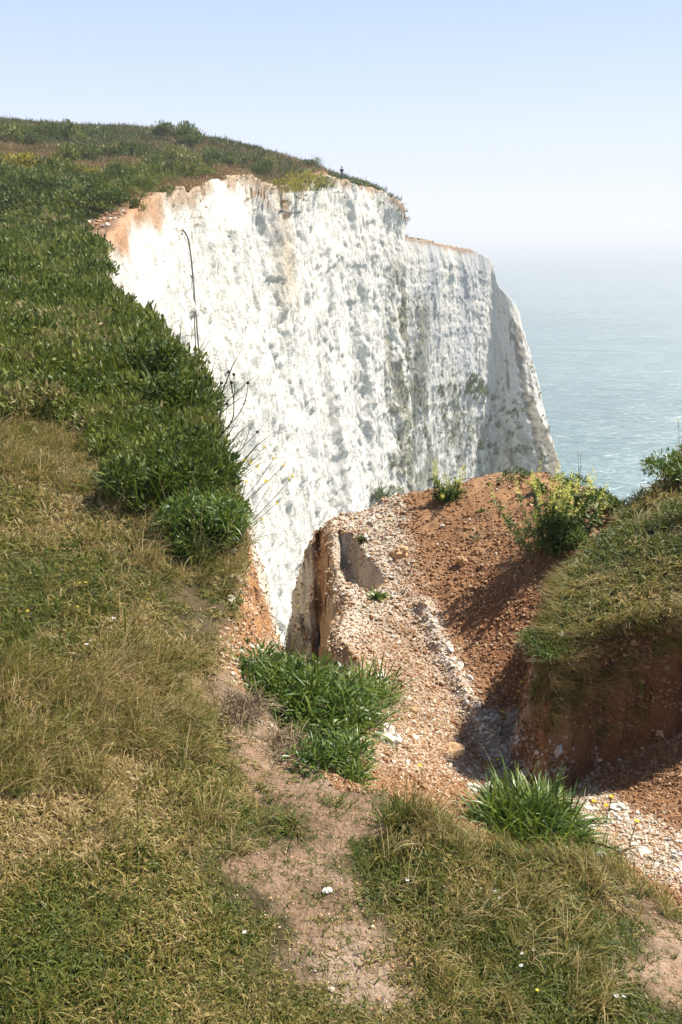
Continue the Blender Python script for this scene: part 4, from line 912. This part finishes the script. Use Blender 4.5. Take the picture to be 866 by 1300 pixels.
for _ in range(1500):
    a, b = rng.uniform(60, 790), rng.uniform(330, 1110); dn = 1.0 if (b > 700 and a > 240) else (.8 if (85 < a < 200) else .06)
    if a > 520 and b < 640: dn = .1
    if rng.random() < dn * (.35 + .65 * (vnoise(a / 50, b / 50, seed=5) > 0)):
        h_ = fan(a, b)
        if h_ is not None: pts.append((*h_[0], h_[3]))
pts = np.array(pts); s = rng.uniform(.18, .8, len(pts)) * pts[:, 3] / 200
scatter('cliff_scrub', pts[:, :3], rz(len(pts), tilt=.8), np.stack([s] * 3, 1), rng.uniform(0, .5, len(pts)), herbc, 7, label='tiny plants dotted over the chalk headland')

# cables and roots on the cliff
def cable(name, label, cat, pix, rad, mat, off=.35, group=None, jit=0):
    P = []
    for a, b in pix:
        h_ = cliff_hit(a, b)
        if h_: P.append(np.array(h_[0] + Vector(ray(a, b)).normalized() * -off))
    P = curve(P); o = link(name, (lambda t: Acc().add(t[0], t[1], t[2], .5).mesh(name, mat))(tube(P, rad, rad, 6))); o['label'] = label; o['category'] = cat
    if group: o['group'] = group
cable('cable', 'long dark cable hooked over the cliff face and hanging straight down to the rim bushes', 'cable', [(232, 292), (236, 296), (240, 306), (243, 330), (246, 360), (249, 400), (252, 440), (255, 480), (256, 500)], .05, M_CABLE, .5)
cable('cable', 'second thinner dark cable hanging just left of the long one, starting lower', 'cable', [(245, 355), (246, 380), (247, 410), (249, 445), (251, 480), (252, 500)], .035, M_CABLE, .5)
cable('cable', 'short dark cable slung across the brown seam under the yellow scrub', 'cable', [(356, 267), (366, 270), (378, 270), (390, 266)], .09, M_CABLE, .8)
for i, (pix, lab) in enumerate([([(126, 358), (133, 364), (139, 374), (145, 386)], 'dark root loop sticking out of the earth at the cliff head, outer one'),
                                ([(128, 364), (134, 371), (139, 380), (143, 388)], 'dark root sticking out of the earth at the cliff head, inner one')]):
    P = curve([np.array(D(a, b, 24.5 + i * .1)) for a, b in pix]); V, Q, T = tube(P, .045, .02, 6); o = link('root', Acc().add(V, Q, T, .5).mesh('root', M_ROOT)); o['label'] = lab; o['category'] = 'root'

# ------------------------------------------------------------------ the stones one can pick out
big = [(509, 706, 22, 'ORANGE', 'pale orange angular rock on the cream scree above the red slope', .75), (586, 716, 13, 'ORANGE', 'upright pale orange stone on the red gravel slope', 1.3),
       (492, 940, 30, 'CREAM', 'large cream rock half hidden by the gully tussock', .8), (416, 1132, 10, 'WSTONE', 'largest white stone lying on the bare path', .6),
       (578, 956, 22, 'ORANGE', 'flat brown stone on the scree below the white stone line', .45), (838, 932, 11, 'ORANGE', 'pale round stone at the sunlit edge of the bank shadow', .9),
       (622, 1002, 13, 'CREAM', 'cream stone beside the left of the strap leaved rosette', .8), (483, 862, 16, 'WSTONE', 'flat white stone beside the gully tussock', .5),
       (600, 1003, 16, 'CREAM', 'flat cream stone at the foot of the orange scree', .6), (785, 1027, 15, 'WSTONE', 'flat white stone among the white rubble on the right', .6),
       (817, 1082, 16, 'CREAM', 'long pale stone at the lower edge of the white rubble', .5), (708, 955, 15, 'WSTONE', 'squarish white stone in the bank shadow', .8)]
big += [(100, 302, 12, 'CREAM', 'pale chalk lump at the left end of the bare earth at the cliff head', .8), (106, 312, 9, 'CREAM', 'small chalk lump under the pale lump at the cliff head', .8),
        (135, 288, 8, 'CREAM', 'chalk lump lying in the middle of the bare earth at the cliff head', .7), (152, 280, 7, 'ORANGE', 'brown lump on the bare earth near the cliff head rim', .7)]
MM = {'ORANGE': M_ORANGE, 'CREAM': M_CREAM, 'WSTONE': M_WSTONE}
for i, (px, py, w, mt, lab, sq) in enumerate(big):
    p = hit(px, py, 60); r_ = px2m(w, p) / 2; o = link('rock', stone_mesh('rock', MM[mt], rng, 3, sq, .9)); o.location = (p[0], p[1], p[2] + r_ * sq * .4)
    o.scale = (r_,) * 3; o.rotation_euler = (rng.normal(0, .15), rng.normal(0, .15), rng.random() * 6); o['label'] = lab; o['category'] = 'rock'
sv_ = [stone_mesh('loose_stone', m_, rng, 2, .65, 1.0) for m_ in (M_CREAM, M_WSTONE, M_WSTONE, M_ORANGE, M_CREAM)]
zones = [([(600, 905), (660, 925), (740, 930), (750, 965), (640, 985)], 55, 'white stone in the rubble of the gully bottom', 'white stones in the gully bottom', (1, 2, 0)),
         ([(740, 1005), (866, 1060), (866, 1120), (790, 1085), (735, 1050)], 60, 'white stone in the sunlit rubble right of the rosette', 'white stones on the right', (1, 2, 0)),
         ([(540, 790), (560, 790), (640, 940), (610, 940)], 45, 'white stone on the low stone ridge down the slope', 'white stones on the low ridge', (1, 2, 4)),
         ([(430, 655), (500, 645), (500, 760), (560, 980), (520, 990), (470, 800), (430, 760)], 60, 'cream stone lying on the pale scree', 'cream stones on the pale scree', (0, 4, 2, 3)),
         ([(290, 705), (315, 690), (312, 770), (295, 775)], 14, 'cream stone on the orange scree beside the left rim', 'cream stones by the left rim', (0, 4))]
for poly, n_, lab, grp, ms in zones:
    P = hits(poly); bb = np.array([p_[:2] for p_ in P]); lo, hi = bb.min(0), bb.max(0); c_ = 0
    while c_ < n_:
        x0, y0 = rng.uniform(lo, hi)
        if sdist(P, np.array([x0]), np.array([y0]))[0] < 0: continue
        c_ += 1; o = link('loose_stone', sv_[ms[int(rng.integers(len(ms)))]]); s_ = float(np.exp(rng.normal(0, .3)) * .0125 * (y0 / 3.4) ** .6)
        o.location = (x0, y0, float(zf(np.array([x0]), np.array([y0]))[0]) + s_ * .25); o.scale = (s_,) * 3; o.rotation_euler = (rng.normal(0, .25), rng.normal(0, .25), rng.random() * 6)
        o['label'] = lab; o['category'] = 'stone'; o['group'] = grp

# feather-white scrap and dry stalks
p = hit(750, 1091); fe = Acc(); fe.add(*leaves(np.array([[0, 0, .01]] * 34) + np.linspace(0, .045, 34)[:, None] * np.array([1, -.25, .15]), np.where(np.arange(34)[:, None] % 2, [[.8, 1, .2]], [[.8, -1.2, .2]]), .014, .004, .3, 2, 'lance'))
o = thing('feather', 'small white feather on the turf lip beside the rosette', 'feather', (p[0] - .02, p[1], p[2] + .015)); link('vane', fe.mesh('vane', M_WHITE), o)
V, Q, T = tube([(-.004, 0, .01), (.02, -.006, .013), (.048, -.012, .016)], .0012, .0006, 5); link('quill', Acc().add(V, Q, T, .5).mesh('quill', M_WHITE), o)
for pix, dz, lab in [([(825, 985), (840, 992), (855, 986), (872, 982)], .03, 'dry curved stalk at the right edge in the gully'), ([(822, 780), (835, 792), (848, 806), (862, 822)], .04, 'long dry stalk hanging from the right bank turf'),
                     ([(590, 1040), (575, 1030), (552, 1046), (540, 1052)], .05, 'pale dry grass stalk lying beside the path head'), ([(225, 1200), (238, 1186), (246, 1176)], .012, 'short pale dry stalk lying on the left turf')]:
    P = [np.array(hit(a, b, 8)) + [0, 0, dz * (i_ % 2 + .3)] for i_, (a, b) in enumerate(pix)]; V, Q, T = tube(curve(P), .0024, .0012, 5)
    o = link('dry_stalk', Acc().add(V, Q, T, .5).mesh('dry_stalk', M_TWIG)); o['label'] = lab; o['category'] = 'stalk'

# ------------------------------------------------------------------ the distant walker
def skinmesh(name, verts, edges, rad, mat):
    me = bpy.data.meshes.new(name); me.from_pydata(verts, edges, []); me.materials.append(mat); o = bpy.data.objects.new(name, me); C.objects.link(o)
    md = o.modifiers.new('skin', 'SKIN')
    for v, r_ in zip(me.skin_vertices[0].data if me.skin_vertices else [], rad): v.radius = (r_, r_)
    return o, md
pw = np.array(D(434, 226, 131)); M_COAT = mat_plain('dark_blue_jacket', (.045, .05, .075)); M_TROUS = mat_plain('dark_trousers', (.04, .042, .055)); M_SKIN = mat_plain('skin', (.55, .36, .26)); M_HAIR = mat_plain('dark_hair', (.03, .022, .018))
pr_ = thing('person', 'distant person in dark clothes standing on the cliff top against the sky', 'person', (pw[0], pw[1], float(zf(np.array([pw[0]]), np.array([pw[1]]))[0])))
def body(name, chains, mat, parent):
    """one continuous surface grown over joints: chains of (point, radius) sharing their first joint"""
    vs, es, rd, idx = [], [], [], {}
    for ch in chains:
        last = None
        for (pt, r_) in ch:
            if pt not in idx: idx[pt] = len(vs); vs.append(pt); rd.append(r_)
            if last is not None: es.append((last, idx[pt]))
            last = idx[pt]
    me = bpy.data.meshes.new(name); me.from_pydata(vs, es, []); me.materials.append(mat); o = link(name, me, parent)
    bm = bmesh.new(); bm.from_mesh(me); ly = bm.verts.layers.skin.verify()
    for v, r_ in zip(bm.verts, rd): v[ly].radius = (r_, r_ * .8); v[ly].use_root = v.index == 0
    bm.to_mesh(me); bm.free(); o.modifiers.new('skin', 'SKIN'); s_ = o.modifiers.new('smooth', 'SUBSURF'); s_.levels = s_.render_levels = 1; return o
hip, che, nk = (0, 0, .95), (0, 0, 1.3), (0, 0, 1.5)
body('body', [[(hip, .14), (che, .15), (nk, .055), ((0, -.01, 1.62), .09), ((0, 0, 1.74), .07)],
              [(che, .15), ((.19, 0, 1.42), .06), ((.25, 0, 1.14), .045), ((.17, -.18, 1.03), .035), ((.1, -.25, 1.04), .03)], [(che, .15), ((-.19, 0, 1.42), .06), ((-.25, 0, 1.14), .045), ((-.17, -.18, 1.03), .035), ((-.1, -.25, 1.04), .03)],
              [(hip, .14), ((.1, 0, .85), .09), ((.1, -.02, .48), .06), ((.1, 0, .08), .045), ((.1, -.14, .03), .035)], [(hip, .14), ((-.1, 0, .85), .09), ((-.12, -.02, .48), .06), ((-.12, 0, .08), .045), ((-.12, -.14, .03), .035)]], M_SKIN, pr_)
body('jacket', [[((0, 0, .9), .17), ((0, 0, 1.31), .175), ((0, 0, 1.47), .09)], [((0, 0, 1.31), .175), ((.2, 0, 1.42), .08), ((.255, 0, 1.14), .062), ((.19, -.15, 1.05), .05)], [((0, 0, 1.31), .175), ((-.2, 0, 1.42), .08), ((-.255, 0, 1.14), .062), ((-.19, -.15, 1.05), .05)]], M_COAT, pr_)
body('trousers', [[((0, 0, .93), .16), ((.1, 0, .84), .11), ((.1, -.02, .48), .08), ((.1, 0, .10), .065)], [((0, 0, .93), .16), ((-.1, 0, .84), .11), ((-.12, -.02, .48), .08), ((-.12, 0, .10), .065)]], M_TROUS, pr_)
V, Q, T = ball((0, .015, 1.72), .115, 2, 1.0, .1); link('hair', Acc().add(V, Q, T, .5).mesh('hair', M_HAIR), pr_)

# ------------------------------------------------------------------ the air
bm = bmesh.new(); bmesh.ops.create_cube(bm, size=1); top = max(float(Z.max()), 20) + 3
for v in bm.verts: v.co = ((v.co.x) * 78000, (v.co.y) * 78000 + 3000, -96.5 if v.co.z < 0 else top)
hz = bpy.data.meshes.new('haze'); bm.to_mesh(hz); bm.free(); m = bpy.data.materials.new('haze_air'); m.use_nodes = True; m.node_tree.nodes.clear()
vo = m.node_tree.nodes.new('ShaderNodeOutputMaterial'); pv = m.node_tree.nodes.new('ShaderNodeVolumePrincipled'); pv.inputs['Color'].default_value = (.93, .95, .97, 1); pv.inputs['Density'].default_value = 5.2e-4
m.node_tree.links.new(pv.outputs[0], vo.inputs['Volume']); hz.materials.append(m); link('haze', hz, kind='stuff')
